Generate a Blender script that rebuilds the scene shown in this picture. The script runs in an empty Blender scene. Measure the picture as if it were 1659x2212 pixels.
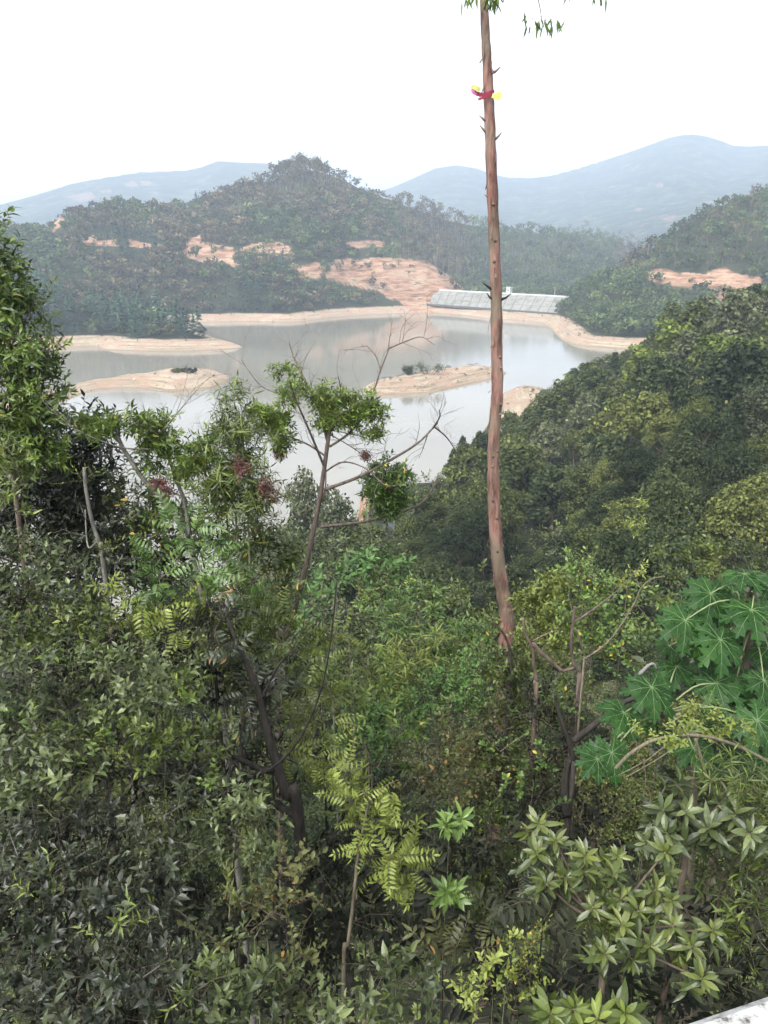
import bpy, math, random
import numpy as np
from mathutils import Vector, Matrix

# ------------------------------------------------------------------ camera, sky, sun, exposure
SC = bpy.context.scene
COL = SC.collection
EYE = 45.0
F = 1703.0
PITCH = math.radians(19.0)
cam = bpy.data.cameras.new('camera')
cam.sensor_fit = 'VERTICAL'
cam.sensor_height = 24.0
cam.sensor_width = 18.0
cam.lens = 24.0 * F / 2212.0
cam.clip_start = 0.05
cam.clip_end = 20000
camo = bpy.data.objects.new('camera', cam)
COL.objects.link(camo)
camo.location = (0, 0, EYE)
camo.rotation_euler = (math.radians(90) - PITCH, 0, 0)
SC.camera = camo

SUN_EL, SUN_AZ = math.radians(52), math.radians(215)
w = bpy.data.worlds.new('World')
SC.world = w
w.use_nodes = True
nt = w.node_tree
nt.nodes.clear()
sky = nt.nodes.new('ShaderNodeTexSky')
sky.sky_type = 'NISHITA'
sky.sun_disc = False
sky.sun_elevation = SUN_EL
sky.sun_rotation = SUN_AZ
sky.air_density = 1.0
sky.dust_density = 6.0
sky.ozone_density = 1.0
hs = nt.nodes.new('ShaderNodeHueSaturation')
hs.inputs['Saturation'].default_value = 0.03
bg = nt.nodes.new('ShaderNodeBackground')
bg.inputs['Strength'].default_value = 0.15
ow = nt.nodes.new('ShaderNodeOutputWorld')
nt.links.new(sky.outputs[0], hs.inputs['Color'])
nt.links.new(hs.outputs[0], bg.inputs[0])
nt.links.new(bg.outputs[0], ow.inputs[0])

sl = bpy.data.lights.new('sun', 'SUN')
sl.energy = 0.8
sl.angle = math.radians(25)
sl.color = (1.0, 0.97, 0.92)
so = bpy.data.objects.new('sun', sl)
COL.objects.link(so)
so.rotation_euler = (math.radians(90) - SUN_EL, 0, math.radians(180) - SUN_AZ)
SC.view_settings.view_transform = 'Standard'
SC.view_settings.look = 'None'
SC.view_settings.gamma = 1
SC.view_settings.exposure = 1.8
SC.render.engine = 'CYCLES'
SC.cycles.use_denoising = True
SC.cycles.max_bounces = 5
SC.cycles.diffuse_bounces = 2
SC.cycles.glossy_bounces = 2
SC.cycles.transmission_bounces = 3
SC.cycles.volume_bounces = 1
SC.cycles.transparent_max_bounces = 4
SC.cycles.caustics_reflective = False
SC.cycles.caustics_refractive = False

# ------------------------------------------------------------------ picture <-> place (working pixels 1659 x 2212)
CP, SP = math.cos(PITCH), math.sin(PITCH)
def ray(u, v):
    a = (u - 829.5) / F
    b = (1106.0 - v) / F
    return np.array([a, CP + b * SP, -SP + b * CP])
def P(u, v, Y):                       # the point of that sight line at forward distance Y
    r = ray(u, v)
    t = Y / r[1]
    return np.array([r[0] * t, Y, EYE + r[2] * t])
def WZ(u, v, z=0.0):                  # where the sight line meets height z
    r = ray(u, v)
    t = (z - EYE) / r[2]
    return np.array([r[0] * t, r[1] * t])
def PD(u, v, d):                      # azimuth and height at horizontal range d
    r = ray(u, v)
    h = math.hypot(r[0], r[1])
    return math.atan2(r[0], r[1]), EYE + d * r[2] / h
def project(x, y, z):
    dz = z - EYE
    f = y * CP - dz * SP
    up = y * SP + dz * CP
    f = np.maximum(f, 1e-3)
    return 829.5 + F * x / f, 1106.0 - F * up / f

# ------------------------------------------------------------------ numeric helpers
def hash2(ix, iy, seed):
    n = (ix.astype(np.int64) * 374761393 + iy.astype(np.int64) * 668265263 + seed * 1442695041) & 0x7fffffff
    n = ((n ^ (n >> 13)) * 1274126177) & 0x7fffffff
    n = n ^ (n >> 16)
    return (n & 0xffff) / 65535.0
def vnoise(x, y, seed=0):
    x = np.asarray(x, float); y = np.asarray(y, float)
    ix = np.floor(x); iy = np.floor(y)
    fx = x - ix; fy = y - iy
    fx = fx * fx * (3 - 2 * fx); fy = fy * fy * (3 - 2 * fy)
    a = hash2(ix, iy, seed); b = hash2(ix + 1, iy, seed)
    c = hash2(ix, iy + 1, seed); d = hash2(ix + 1, iy + 1, seed)
    return (a * (1 - fx) + b * fx) * (1 - fy) + (c * (1 - fx) + d * fx) * fy - 0.5
def fbm(x, y, seed=0, o=4):
    s = 0; a = 1.0
    for i in range(o):
        s = s + a * vnoise(x * 2 ** i, y * 2 ** i, seed + i * 17)
        a *= 0.5
    return s
def sstep(a, b, x):
    t = np.clip((x - a) / (b - a), 0, 1)
    return t * t * (3 - 2 * t)
def smooth_poly(pts, n=6):            # closed Catmull-Rom
    p = np.array(pts, float); N = len(p); out = []
    for i in range(N):
        p0, p1, p2, p3 = p[i - 1], p[i], p[(i + 1) % N], p[(i + 2) % N]
        for k in range(n):
            t = k / n
            out.append(0.5 * ((2 * p1) + (-p0 + p2) * t + (2 * p0 - 5 * p1 + 4 * p2 - p3) * t * t + (-p0 + 3 * p1 - 3 * p2 + p3) * t ** 3))
    return np.array(out)
def inside(px, py, poly):
    c = np.zeros(px.shape, bool)
    N = len(poly)
    for i in range(N):
        x0, y0 = poly[i]; x1, y1 = poly[(i + 1) % N]
        if y0 == y1: continue
        m = ((y0 > py) != (y1 > py)) & (px < (x1 - x0) * (py - y0) / (y1 - y0) + x0)
        c ^= m
    return c
def sdist(px, py, poly):              # positive inside
    best = np.full(px.shape, 1e18)
    N = len(poly)
    for i in range(N):
        x0, y0 = poly[i]; x1, y1 = poly[(i + 1) % N]
        dx, dy = x1 - x0, y1 - y0
        L = dx * dx + dy * dy + 1e-9
        t = np.clip(((px - x0) * dx + (py - y0) * dy) / L, 0, 1)
        best = np.minimum(best, (px - x0 - t * dx) ** 2 + (py - y0 - t * dy) ** 2)
    s = np.sqrt(best)
    return np.where(inside(px, py, poly), s, -s)
def poly_px(pts, z=0.0, n=6):
    return smooth_poly([WZ(u, v, z) for u, v in pts], n)

# ------------------------------------------------------------------ the lie of the land
LAKE = poly_px([(-180, 770), (-60, 762), (60, 753), (120, 751), (200, 748), (235, 755), (330, 758), (425, 757), (495, 754), (524, 750),
    (500, 742), (455, 728), (415, 714), (398, 703), (408, 697), (480, 695), (550, 694), (625, 695), (670, 692), (715, 686), (770, 681), (829, 678),
    (880, 676), (930, 675), (995, 680), (1060, 688), (1120, 692), (1168, 697), (1185, 708), (1202, 723), (1215, 736), (1240, 744), (1270, 748), (1330, 753), (1387, 758),
    (1440, 780), (1400, 808), (1300, 822), (1225, 846), (1190, 852), (1165, 840), (1125, 842), (1088, 850), (1080, 895), (1062, 942), (1010, 985), (975, 1020), (940, 1044), (905, 1050),
    (860, 1052), (815, 1054), (782, 1064), (776, 1105), (760, 1136), (700, 1142), (640, 1152), (560, 1195), (470, 1290), (380, 1345), (200, 1350), (0, 1300), (-220, 1180)])
ISLE_A = poly_px([(-60, 850), (40, 858), (107, 850), (150, 838), (190, 830), (235, 824), (300, 815), (350, 807), (420, 805), (480, 808), (494, 818), (465, 836),
    (410, 843), (360, 846), (310, 838), (250, 838), (205, 842), (170, 853), (130, 871), (60, 900), (-60, 900)])
ISLE_B = poly_px([(783, 843), (790, 834), (812, 826), (860, 818), (920, 808), (980, 801), (1040, 798), (1090, 803), (1085, 812), (1062, 818), (1010, 830), (960, 841), (930, 850),
    (880, 851), (830, 853), (795, 852)])

def layer(pts, foot, th=6.0, back=0.45, power=1.0, zf=3.0):
    T = sorted((PD(u, v, d)[0], d, PD(u, v, d)[1] - th) for u, v, d in pts)
    G = sorted((PD(u, 620, 500)[0], f) for u, f in foot)
    return (np.array([t[0] for t in T]), np.array([t[1] for t in T]), np.array([t[2] for t in T]),
            np.array([g[0] for g in G]), np.array([g[1] for g in G], float), back, power, zf)
LAYERS = [
    # central hill with its wooded peak
    layer([(-300, 470, 640), (-60, 476, 640), (50, 478, 640), (95, 480, 640), (125, 452, 640), (165, 440, 640), (230, 428, 650), (320, 436, 660), (400, 432, 670), (440, 418, 680),
           (480, 402, 690), (512, 386, 700), (550, 380, 700), (590, 372, 705), (640, 345, 710), (690, 352, 715), (740, 372, 720), (800, 398, 730), (850, 418, 740),
           (900, 436, 760), (960, 458, 780), (1030, 474, 820), (1100, 486, 860), (1200, 496, 900), (1300, 508, 940), (1380, 540, 960), (1460, 600, 960), (1700, 640, 960)],
          [(-300, 470), (0, 480), (400, 470), (550, 476), (700, 490), (830, 520), (930, 560), (1000, 610), (1200, 640), (1700, 700)], 6, 0.4, 0.93),
    # spur with the big soil cut beside the dam
    layer([(560, 560, 560), (640, 548, 570), (720, 540, 580), (800, 540, 585), (870, 545, 585), (920, 556, 585), (950, 578, 582), (985, 612, 578), (1010, 640, 575), (1040, 680, 575)],
          [(500, 478), (830, 520), (930, 545), (1040, 560)], 4, 0.5, 0.8),
    # pine peninsula on the left
    layer([(-300, 590, 430), (0, 575, 430), (60, 580, 430), (120, 602, 425), (200, 622, 420), (270, 640, 415), (330, 656, 405), (375, 674, 400), (410, 702, 395), (440, 740, 392)],
          [(-300, 362), (0, 360), (440, 362)], 9, 0.55, 0.7),
    # wooded shoulder right of the dam
    layer([(1150, 690, 470), (1185, 640, 480), (1210, 608, 490), (1260, 592, 495), (1320, 586, 500), (1380, 578, 505), (1450, 590, 505), (1560, 610, 500), (1900, 620, 480)],
          [(1150, 430), (1215, 418), (1300, 405), (1400, 385), (1900, 350)], 7, 0.3, 0.8),
    # the big hill at the right edge
    layer([(1290, 640, 560), (1340, 585, 565), (1372, 550, 570), (1405, 522, 575), (1450, 488, 585), (1500, 452, 595), (1560, 424, 600), (1620, 400, 605), (1660, 392, 610), (1760, 372, 620), (2000, 350, 620)],
          [(1290, 505), (1400, 500), (1500, 495), (2000, 470)], 6, 0.4, 1.0, 22.0),
    # small hill in the gap
    layer([(1120, 560, 1250), (1170, 510, 1250), (1215, 500, 1250), (1260, 496, 1250), (1310, 502, 1250), (1350, 515, 1250), (1400, 545, 1250), (1480, 590, 1250)], [(1120, 1000), (1480, 1000)], 4, 0.3),
    # far mountains
    layer([(-400, 470, 2500), (-100, 452, 2500), (0, 440, 2500), (60, 424, 2500), (100, 412, 2500), (150, 396, 2500), (200, 386, 2500), (300, 370, 2550), (400, 366, 2600), (435, 358, 2600), (470, 345, 2600),
           (520, 348, 2600), (575, 350, 2600), (640, 360, 2600), (720, 380, 2600), (800, 420, 2600), (880, 450, 2600), (1000, 500, 2600)], [(-400, 1300), (1000, 1500)], 2, 0.3, 1.2, 10),
    layer([(760, 430, 2900), (850, 402, 2900), (900, 380, 2900), (940, 362, 2900), (985, 355, 2900), (1030, 362, 2900), (1060, 374, 2900), (1100, 382, 2900), (1150, 383, 2900), (1190, 378, 2900), (1250, 362, 2950),
           (1300, 346, 3000), (1350, 330, 3000), (1400, 312, 3000), (1440, 297, 3000), (1470, 290, 3000), (1500, 288, 3000), (1530, 293, 3000), (1560, 303, 3000), (1585, 313, 3000), (1620, 314, 3000), (1660, 312, 3000),
           (1760, 300, 3000), (2100, 330, 3000)], [(760, 1500), (2100, 1500)], 2, 0.3, 1.25, 10),
    layer([(830, 470, 2500), (900, 440, 2500), (960, 418, 2500), (1010, 412, 2500), (1080, 425, 2500), (1180, 440, 2500), (1300, 425, 2500), (1420, 398, 2500), (1540, 380, 2500), (1700, 362, 2500), (2000, 350, 2500)], [(830, 1300), (2000, 1200)], 2, 0.35, 1.2, 8),
]
# near spur on the right bank
SPUR = [(PD(u, v, d)[0], d, PD(u, v, d)[1] - 6.5) for u, v, d in
        [(1040, 900, 190), (1120, 850, 215), (1200, 800, 225), (1280, 762, 225), (1340, 745, 215), (1400, 712, 205), (1460, 680, 200), (1520, 655, 190), (1590, 622, 180), (1660, 604, 170), (1800, 570, 160), (2200, 540, 140)]]
SPUR = [np.array(c) for c in zip(*SPUR)]

def terrain(x, y, want=False):
    x = np.asarray(x, float); y = np.asarray(y, float)
    th = np.arctan2(x, y); d = np.hypot(x, y)
    sd = -sdist(x, y, LAKE)
    sd = np.where(d > 900, 300.0, sd)
    nz = fbm(x / 60, y / 60, 3)
    # hills beyond the water
    H = np.zeros_like(x)
    for (T, D, Z, GT, GD, back, power, zf) in LAYERS:
        dr = np.interp(th, T, D); zr = np.interp(th, T, Z); df = np.interp(th, GT, GD)
        t = np.clip((d - df) / (dr - df), 0, 1)
        big = dr > 1500
        front = zf + (zr - zf) * t ** power
        amp = np.where(big, 46.0, 7.0)
        rel = np.where(big, fbm(x / 300, y / 300, 11, 6), fbm(x / 70, y / 70, 7, 4))
        front = front + amp * rel * np.minimum(t, 1 - t) * 2 * (t > 0)
        h = np.where(d < dr, front, zr - back * (d - dr))
        edge = sstep(T[0] - 0.06, T[0], th) * (1 - sstep(T[-1], T[-1] + 0.06, th))
        h = np.where(d < df - 1, -5, h) * edge
        H = np.maximum(H, h)
    far = H * sstep(4, 34, sd) * sstep(200, 330, d)
    # the slope we look down from
    s = np.maximum(sd - 12, 0)
    near = np.minimum(4 + 0.2 * s + 0.0028 * s * s, 43.3)
    near = near - 5.5 * sstep(1.0, 4.6, y) * (1 - sstep(22, 60, d)) * np.clip(np.cos(th) * 1.3, 0, 1)
    zr = np.interp(th, SPUR[0], SPUR[2]); dr = np.interp(th, SPUR[0], SPUR[1])
    fl = np.minimum(19, zr)
    sp = fl + (zr - fl) * np.clip((d - 75) / (dr - 75), 0, 1) ** 1.2
    sp = np.where(d > dr, zr - 0.35 * (d - dr), sp)
    spm = sstep(SPUR[0][0] - 0.03, SPUR[0][0] + 0.12, th) * sstep(25, 75, d) * (1 - sstep(1.2, 1.5, th))
    near = near * (1 - spm) + sp * spm
    near = near + nz * 2.0 * sstep(12, 40, d)
    near = near * (1 - sstep(225, 330, d)) * sstep(0, 16, sd)
    bl = sstep(-0.026, -0.014, th) * (1 - sstep(0.038, 0.052, th)) * sstep(104, 117, d) * (1 - sstep(119, 130, d))
    near = np.maximum(near, 8.2 * bl * (1 + 0.12 * vnoise(x / 2.2, y / 2.2, 8)))
    bank = np.where(sd > 0, 4.6 * (1 - np.exp(-np.maximum(sd, 0) / 8.0)) + 0.25 * fbm(x / 6, y / 6, 21) * sstep(0, 5, sd), -0.35 * np.minimum(-sd, 8))
    Z = np.where(sd > 0, np.maximum(bank, np.maximum(far, near)), bank)
    isl = np.maximum(sdist(x, y, ISLE_A), sdist(x, y, ISLE_B))
    zi = 3.9 * (1 - np.exp(-np.maximum(isl, 0) / 6.5)) + 0.4 * fbm(x / 5, y / 5, 5) * sstep(0, 4, isl)
    Z = np.where((isl > 0) & (sd < 0), zi, np.where(sd < 0, np.maximum(Z, -0.35 * np.minimum(-isl, 8)), Z))
    if want: return Z, sd, isl
    return Z

# soil cuts, traced where they lie on the far slopes
CUTS = [
    [(388, 542), (400, 522), (420, 510), (434, 507), (447, 522), (470, 530), (505, 535), (515, 545), (498, 557), (520, 572), (505, 578), (480, 562), (455, 566), (430, 565), (405, 556)],
    [(512, 540), (545, 526), (600, 522), (628, 533), (626, 548), (560, 546)],
    [(170, 508), (205, 508), (215, 522), (250, 512), (252, 530), (185, 530)], [(275, 516), (332, 528), (328, 536), (280, 534)],
    [(645, 578), (668, 570), (690, 566), (700, 580), (694, 600), (650, 602)],
    [(705, 600), (715, 565), (745, 555), (770, 562), (800, 558), (850, 556), (900, 560), (935, 568), (962, 588), (980, 606), (1004, 632), (930, 634), (830, 634), (780, 622), (740, 612)],
    [(745, 523), (790, 520), (832, 522), (834, 534), (750, 534)],
    [(98, 494), (110, 470), (130, 456), (140, 466), (128, 490), (112, 500)],
    [(826, 628), (860, 634), (950, 628), (960, 662), (930, 676), (880, 672), (868, 652), (835, 644)],
    [(1392, 600), (1412, 582), (1440, 580), (1470, 592), (1520, 590), (1562, 576), (1600, 594), (1640, 596), (1650, 606), (1590, 628), (1540, 616), (1480, 622), (1420, 612)],
    [(1530, 622), (1600, 612), (1600, 650), (1560, 652)],
    [(600, 1405), (700, 1330), (760, 1180), (800, 1100), (960, 1040), (930, 1130), (830, 1260), (700, 1400)],
]
def soil_mask(x, y, z):
    u, v = project(x, y, z)
    m = np.zeros(u.shape)
    d = np.hypot(x, y)
    wob = 9 * fbm(x / 9, y / 9, 31) + 7 * vnoise(x / 3.0, z / 1.5, 32)
    for i, c in enumerate(CUTS[:-1]):
        k = (d > 430) & (d < 640)
        m = np.maximum(m, np.where(k & inside(u + wob, v + wob * 0.4, c), 1.0, 0.0))
    for (cu, cv, ru, rv) in ((178, 425, 26, 9), (285, 398, 14, 5), (318, 396, 16, 5), (225, 412, 12, 4), (1442, 472, 16, 7), (1425, 400, 8, 4), (1380, 452, 8, 3)):
        q = ((u - cu) / ru) ** 2 + ((v - cv) / rv) ** 2 + 1.6 * vnoise(x / 25, y / 25, 5)
        m = np.maximum(m, np.where((d > 1500) & (q < 1), 0.8, 0.0))
    m = np.maximum(m, ((d > 60) & (d < 136) & (x > -22) & (x < 14)) * 1.0)
    return m

# ------------------------------------------------------------------ mesh builder
def tag(o, label=None, cat=None, group=None, kind=None):
    if label: o['label'] = label
    if cat: o['category'] = cat
    if group: o['group'] = group
    if kind: o['kind'] = kind
    return o
def link_mesh(name, V, T, mat, parent=None, smooth=False, attrs=None, loc=None):
    me = bpy.data.meshes.new(name)
    V = np.asarray(V, np.float32); T = np.asarray(T, np.int32)
    me.vertices.add(len(V)); me.vertices.foreach_set('co', V.ravel())
    me.loops.add(T.size); me.loops.foreach_set('vertex_index', T.ravel())
    me.polygons.add(len(T))
    k = T.shape[1]
    me.polygons.foreach_set('loop_start', np.arange(0, T.size, k, dtype=np.int32))
    me.polygons.foreach_set('loop_total', np.full(len(T), k, np.int32))
    me.polygons.foreach_set('use_smooth', np.full(len(T), smooth, bool))
    for nm, arr in (attrs or {}).items():
        a = me.attributes.new(nm, 'FLOAT', 'POINT')
        a.data.foreach_set('value', np.asarray(arr, np.float32))
    me.update(calc_edges=True)
    me.validate()
    o = bpy.data.objects.new(name, me)
    if mat: me.materials.append(mat)
    COL.objects.link(o)
    if parent: o.parent = parent
    if loc is not None: o.location = loc
    return o
def empty(name, loc=(0, 0, 0)):
    o = bpy.data.objects.new(name, None)
    o.empty_display_size = 0.2
    COL.objects.link(o); o.location = tuple(loc)
    return o

class MB:
    def __init__(s, org=(0, 0, 0)):
        s.V = []; s.T = []; s.tone = []; s.wood = []; s.n = 0; s.org = np.array(org, float)
    def add(s, V, T, tone=0.5, wood=0.0):
        V = np.asarray(V, float) - s.org; T = np.asarray(T, int)
        s.V.append(V); s.T.append(T + s.n); s.n += len(V)
        s.tone.append(np.broadcast_to(np.asarray(tone, float), (len(V),)))
        s.wood.append(np.broadcast_to(np.asarray(wood, float), (len(V),)))
    def arr(s):
        return np.concatenate(s.V), np.concatenate(s.T), np.concatenate(s.tone), np.concatenate(s.wood)
    def tube(s, pts, rad, sides=6, tone=0.5, wood=1.0, cap=True):
        V, T = tube_geo(pts, rad, sides, cap)
        s.add(V, T, tone, wood)
    def box(s, c, size, R=None, tone=0.5):
        q = np.array([[x, y, z] for x in (-.5, .5) for y in (-.5, .5) for z in (-.5, .5)]) * np.array(size)
        if R is not None: q = q @ np.asarray(R).T
        f = [(0, 1, 3, 2), (4, 6, 7, 5), (0, 4, 5, 1), (2, 3, 7, 6), (0, 2, 6, 4), (1, 5, 7, 3)]
        T = [t for a, b, c_, d in f for t in ((a, b, c_), (a, c_, d))]
        s.add(q + np.array(c), T, tone, 0)
    def build(s, name, mat, parent=None, smooth=False):
        V, T, a, b = s.arr()
        return link_mesh(name, V, T, mat, parent, smooth, {'tone': a, 'wood': b})
def norm(v): return v / (np.linalg.norm(v) + 1e-12)
def tube_geo(pts, rad, sides=6, cap=True):
    pts = np.asarray(pts, float); n = len(pts)
    rad = np.broadcast_to(np.asarray(rad, float), (n,))
    V = []; up = np.array([0.3, 0.2, 1.0])
    a = None
    for i in range(n):
        d = norm(pts[min(i + 1, n - 1)] - pts[max(i - 1, 0)])
        if a is None:
            a = norm(np.cross(d, up) if abs(np.dot(d, norm(up))) < 0.95 else np.cross(d, [1, 0, 0]))
        else:
            a = norm(a - d * np.dot(a, d))
        b = np.cross(d, a)
        ang = np.arange(sides) * 2 * math.pi / sides
        V.append(pts[i] + rad[i] * (np.outer(np.cos(ang), a) + np.outer(np.sin(ang), b)))
    V = np.concatenate(V); T = []
    for i in range(n - 1):
        for k in range(sides):
            p = i * sides + k; q = i * sides + (k + 1) % sides
            T += [(p, q, q + sides), (p, q + sides, p + sides)]
    if cap:
        V = np.vstack([V, pts[:1], pts[-1:]])
        c0 = n * sides; c1 = c0 + 1
        for k in range(sides):
            T.append((c0, (k + 1) % sides, k)); T.append((c1, (n - 1) * sides + k, (n - 1) * sides + (k + 1) % sides))
    return V, np.array(T)
def spline(pts, n=6):                  # open Catmull-Rom through points
    p = np.asarray(pts, float); N = len(p)
    if N < 3: return np.array([p[0] + (p[-1] - p[0]) * t for t in np.linspace(0, 1, n + 1)])
    out = []
    for i in range(N - 1):
        p0 = p[max(i - 1, 0)]; p1 = p[i]; p2 = p[i + 1]; p3 = p[min(i + 2, N - 1)]
        for k in range(n):
            t = k / n
            out.append(0.5 * ((2 * p1) + (-p0 + p2) * t + (2 * p0 - 5 * p1 + 4 * p2 - p3) * t * t + (-p0 + 3 * p1 - 3 * p2 + p3) * t ** 3))
    out.append(p[-1])
    return np.array(out)

# ------------------------------------------------------------------ materials
def mat_new(name):
    m = bpy.data.materials.new(name); m.use_nodes = True
    n = m.node_tree; n.nodes.clear()
    out = n.nodes.new('ShaderNodeOutputMaterial')
    return m, n, out
def nd(n, t, **kw):
    x = n.nodes.new(t)
    for k, v in kw.items(): setattr(x, k, v)
    return x
def ramp(n, src, stops):
    r = nd(n, 'ShaderNodeValToRGB')
    e = r.color_ramp.elements
    while len(e) < len(stops): e.new(0.5)
    for i, (p, c) in enumerate(stops):
        e[i].position = p; e[i].color = (*c, 1)
    n.links.new(src, r.inputs[0])
    return r.outputs[0]
def noise(n, scale, detail=4, rough=0.55, vec=None, dim='3D'):
    x = nd(n, 'ShaderNodeTexNoise'); x.inputs['Scale'].default_value = scale
    x.inputs['Detail'].default_value = detail; x.inputs['Roughness'].default_value = rough
    if vec is not None: n.links.new(vec, x.inputs['Vector'])
    return x.outputs['Fac']
def mixc(n, fac, a, b):
    m = nd(n, 'ShaderNodeMix', data_type='RGBA')
    for s, v in ((m.inputs[0], fac), (m.inputs[6], a), (m.inputs[7], b)):
        if isinstance(v, (tuple, list)): s.default_value = (*v, 1)
        elif isinstance(v, (int, float)): s.default_value = v
        else: n.links.new(v, s)
    return m.outputs[2]
def mth(n, op, a, b=0.0):
    m = nd(n, 'ShaderNodeMath', operation=op)
    for s, v in ((m.inputs[0], a), (m.inputs[1], b)):
        if isinstance(v, (int, float)): s.default_value = v
        else: n.links.new(v, s)
    return m.outputs[0]
def attr(n, name):
    a = nd(n, 'ShaderNodeAttribute'); a.attribute_name = name
    return a.outputs['Fac']
def bsdf(n, out, col, rough=0.8, spec=0.3, bump=None, bs=0.3, bd=0.02):
    b = nd(n, 'ShaderNodeBsdfPrincipled')
    if isinstance(col, (tuple, list)): b.inputs['Base Color'].default_value = (*col, 1)
    else: n.links.new(col, b.inputs['Base Color'])
    if isinstance(rough, (int, float)): b.inputs['Roughness'].default_value = rough
    else: n.links.new(rough, b.inputs['Roughness'])
    b.inputs['Specular IOR Level'].default_value = spec
    if bump is not None:
        bp = nd(n, 'ShaderNodeBump'); bp.inputs['Strength'].default_value = bs; bp.inputs['Distance'].default_value = bd
        n.links.new(bump, bp.inputs['Height']); n.links.new(bp.outputs[0], b.inputs['Normal'])
    if out is not None: n.links.new(b.outputs[0], out.inputs[0])
    return b
def leaf_mat(name, dark, mid, light, accent=None, wood=(0.09, 0.07, 0.05), rough=0.42, spec=0.45, trans=0.22, objvar=0.0):
    m, n, out = mat_new(name)
    t = attr(n, 'tone')
    stops = [(0.0, dark), (0.45, mid), (0.9, light)]
    if accent: stops += [(0.93, light), (0.97, accent)]
    c = ramp(n, t, stops)
    geo = nd(n, 'ShaderNodeNewGeometry')
    nz = noise(n, 0.9, 3, 0.5, geo.outputs['Position'])
    c = mixc(n, mth(n, 'MULTIPLY', nz, 0.5), c, mixc(n, 0.5, c, mid))
    if objvar:
        oi = nd(n, 'ShaderNodeObjectInfo'); hv = nd(n, 'ShaderNodeHueSaturation')
        n.links.new(mth(n, 'ADD', mth(n, 'MULTIPLY', oi.outputs['Random'], objvar), 1 - objvar * 0.45), hv.inputs['Value'])
        n.links.new(mth(n, 'ADD', mth(n, 'MULTIPLY', oi.outputs['Random'], -0.03), 0.512), hv.inputs['Hue'])
        n.links.new(c, hv.inputs['Color']); c = hv.outputs[0]
    c = mixc(n, attr(n, 'wood'), c, wood)
    b = bsdf(n, None, c, rough, spec)
    tr = nd(n, 'ShaderNodeBsdfTranslucent'); n.links.new(c, tr.inputs[0])
    mx = nd(n, 'ShaderNodeMixShader'); mx.inputs[0].default_value = trans
    n.links.new(b.outputs[0], mx.inputs[1]); n.links.new(tr.outputs[0], mx.inputs[2])
    n.links.new(mx.outputs[0], out.inputs[0])
    return m
def bark_mat(name, a, b_, scale=14, stretch=4.0, bs=0.5):
    m, n, out = mat_new(name)
    tc = nd(n, 'ShaderNodeTexCoord'); mp = nd(n, 'ShaderNodeMapping')
    mp.inputs['Scale'].default_value = (1, 1, 1 / stretch)
    n.links.new(tc.outputs['Object'], mp.inputs[0])
    f = noise(n, scale, 6, 0.65, mp.outputs[0])
    c = ramp(n, f, [(0.35, a), (0.65, b_)])
    bsdf(n, out, c, 0.85, 0.2, f, bs, 0.02)
    return m
# ------------------------------------------------------------------ ground sheet
TH = np.concatenate([np.radians(np.linspace(-180, -60, 24, endpoint=False)), np.radians(np.linspace(-60, -34, 26, endpoint=False)),
                     np.radians(np.linspace(-34, 34, 560, endpoint=False)), np.radians(np.linspace(34, 60, 26, endpoint=False)), np.radians(np.linspace(60, 180, 25))])
RR = np.concatenate([np.linspace(0.35, 12, 36, endpoint=False), np.geomspace(12, 60, 50, endpoint=False), np.linspace(60, 320, 130, endpoint=False),
                     np.linspace(320, 640, 230, endpoint=False), np.linspace(640, 1000, 70, endpoint=False), np.linspace(1000, 3400, 130, endpoint=False), np.linspace(3400, 6500, 14)])
gt, gr = np.meshgrid(TH, RR)
GX, GY = gr * np.sin(gt), gr * np.cos(gt)
GZ, GSD, GIS = terrain(GX, GY, True)
SOIL = soil_mask(GX, GY, GZ)
sandn = GSD + 2.4 * fbm(GX / 7, GY / 7, 41)
PATCH = inside(*project(GX, GY, GZ), [(1085, 842), (1170, 834), (1160, 880), (1150, 900), (1085, 905)])
NARROW = (gr < 245) & (GX > -22) & ~PATCH
SOIL = SOIL * np.where((gr < 140), (1 - sstep(4, 9, sandn)), 1.0)
SAND = np.where(GSD > 0, (1 - sstep(np.where(NARROW, 1.5, 11.5), np.where(NARROW, 3.5, 13.5), sandn)) * (gr > 55), 1.0)
SAND = np.where(GIS > -3, 1.0, SAND)
nr, nc = GX.shape
idx = np.arange(nr * nc).reshape(nr, nc)
Q = np.stack([idx[:-1, :-1], idx[:-1, 1:], idx[1:, 1:], idx[1:, :-1]], -1).reshape(-1, 4)[:, ::-1]
c0 = nr * nc
gm, n, out = mat_new('ground')
geo = nd(n, 'ShaderNodeNewGeometry')
pos = geo.outputs['Position']
sep = nd(n, 'ShaderNodeSeparateXYZ'); n.links.new(pos, sep.inputs[0])
dist = nd(n, 'ShaderNodeVectorMath', operation='LENGTH'); n.links.new(pos, dist.inputs[0])
f1 = noise(n, 0.9, 6, 0.7, pos); f2 = noise(n, 0.035, 5, 0.6, pos); f3 = noise(n, 0.022, 9, 0.8, pos)
floor_c = ramp(n, f1, [(0.3, (0.018, 0.02, 0.012)), (0.55, (0.035, 0.04, 0.02)), (0.75, (0.06, 0.055, 0.03))])
far_c = ramp(n, f3, [(0.38, (0.008, 0.016, 0.012)), (0.5, (0.03, 0.046, 0.026)), (0.58, (0.09, 0.1, 0.055)), (0.66, (0.22, 0.2, 0.13))])
isfar = mth(n, 'GREATER_THAN', dist.outputs['Value'], 1000.0)
c = mixc(n, isfar, floor_c, far_c)
strip = nd(n, 'ShaderNodeMapping'); strip.inputs['Scale'].default_value = (0.03, 0.03, 2.6)
n.links.new(pos, strip.inputs[0])
fs = noise(n, 1.0, 5, 0.6, strip.outputs[0])
fp = noise(n, 0.12, 5, 0.6, pos)
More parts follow.
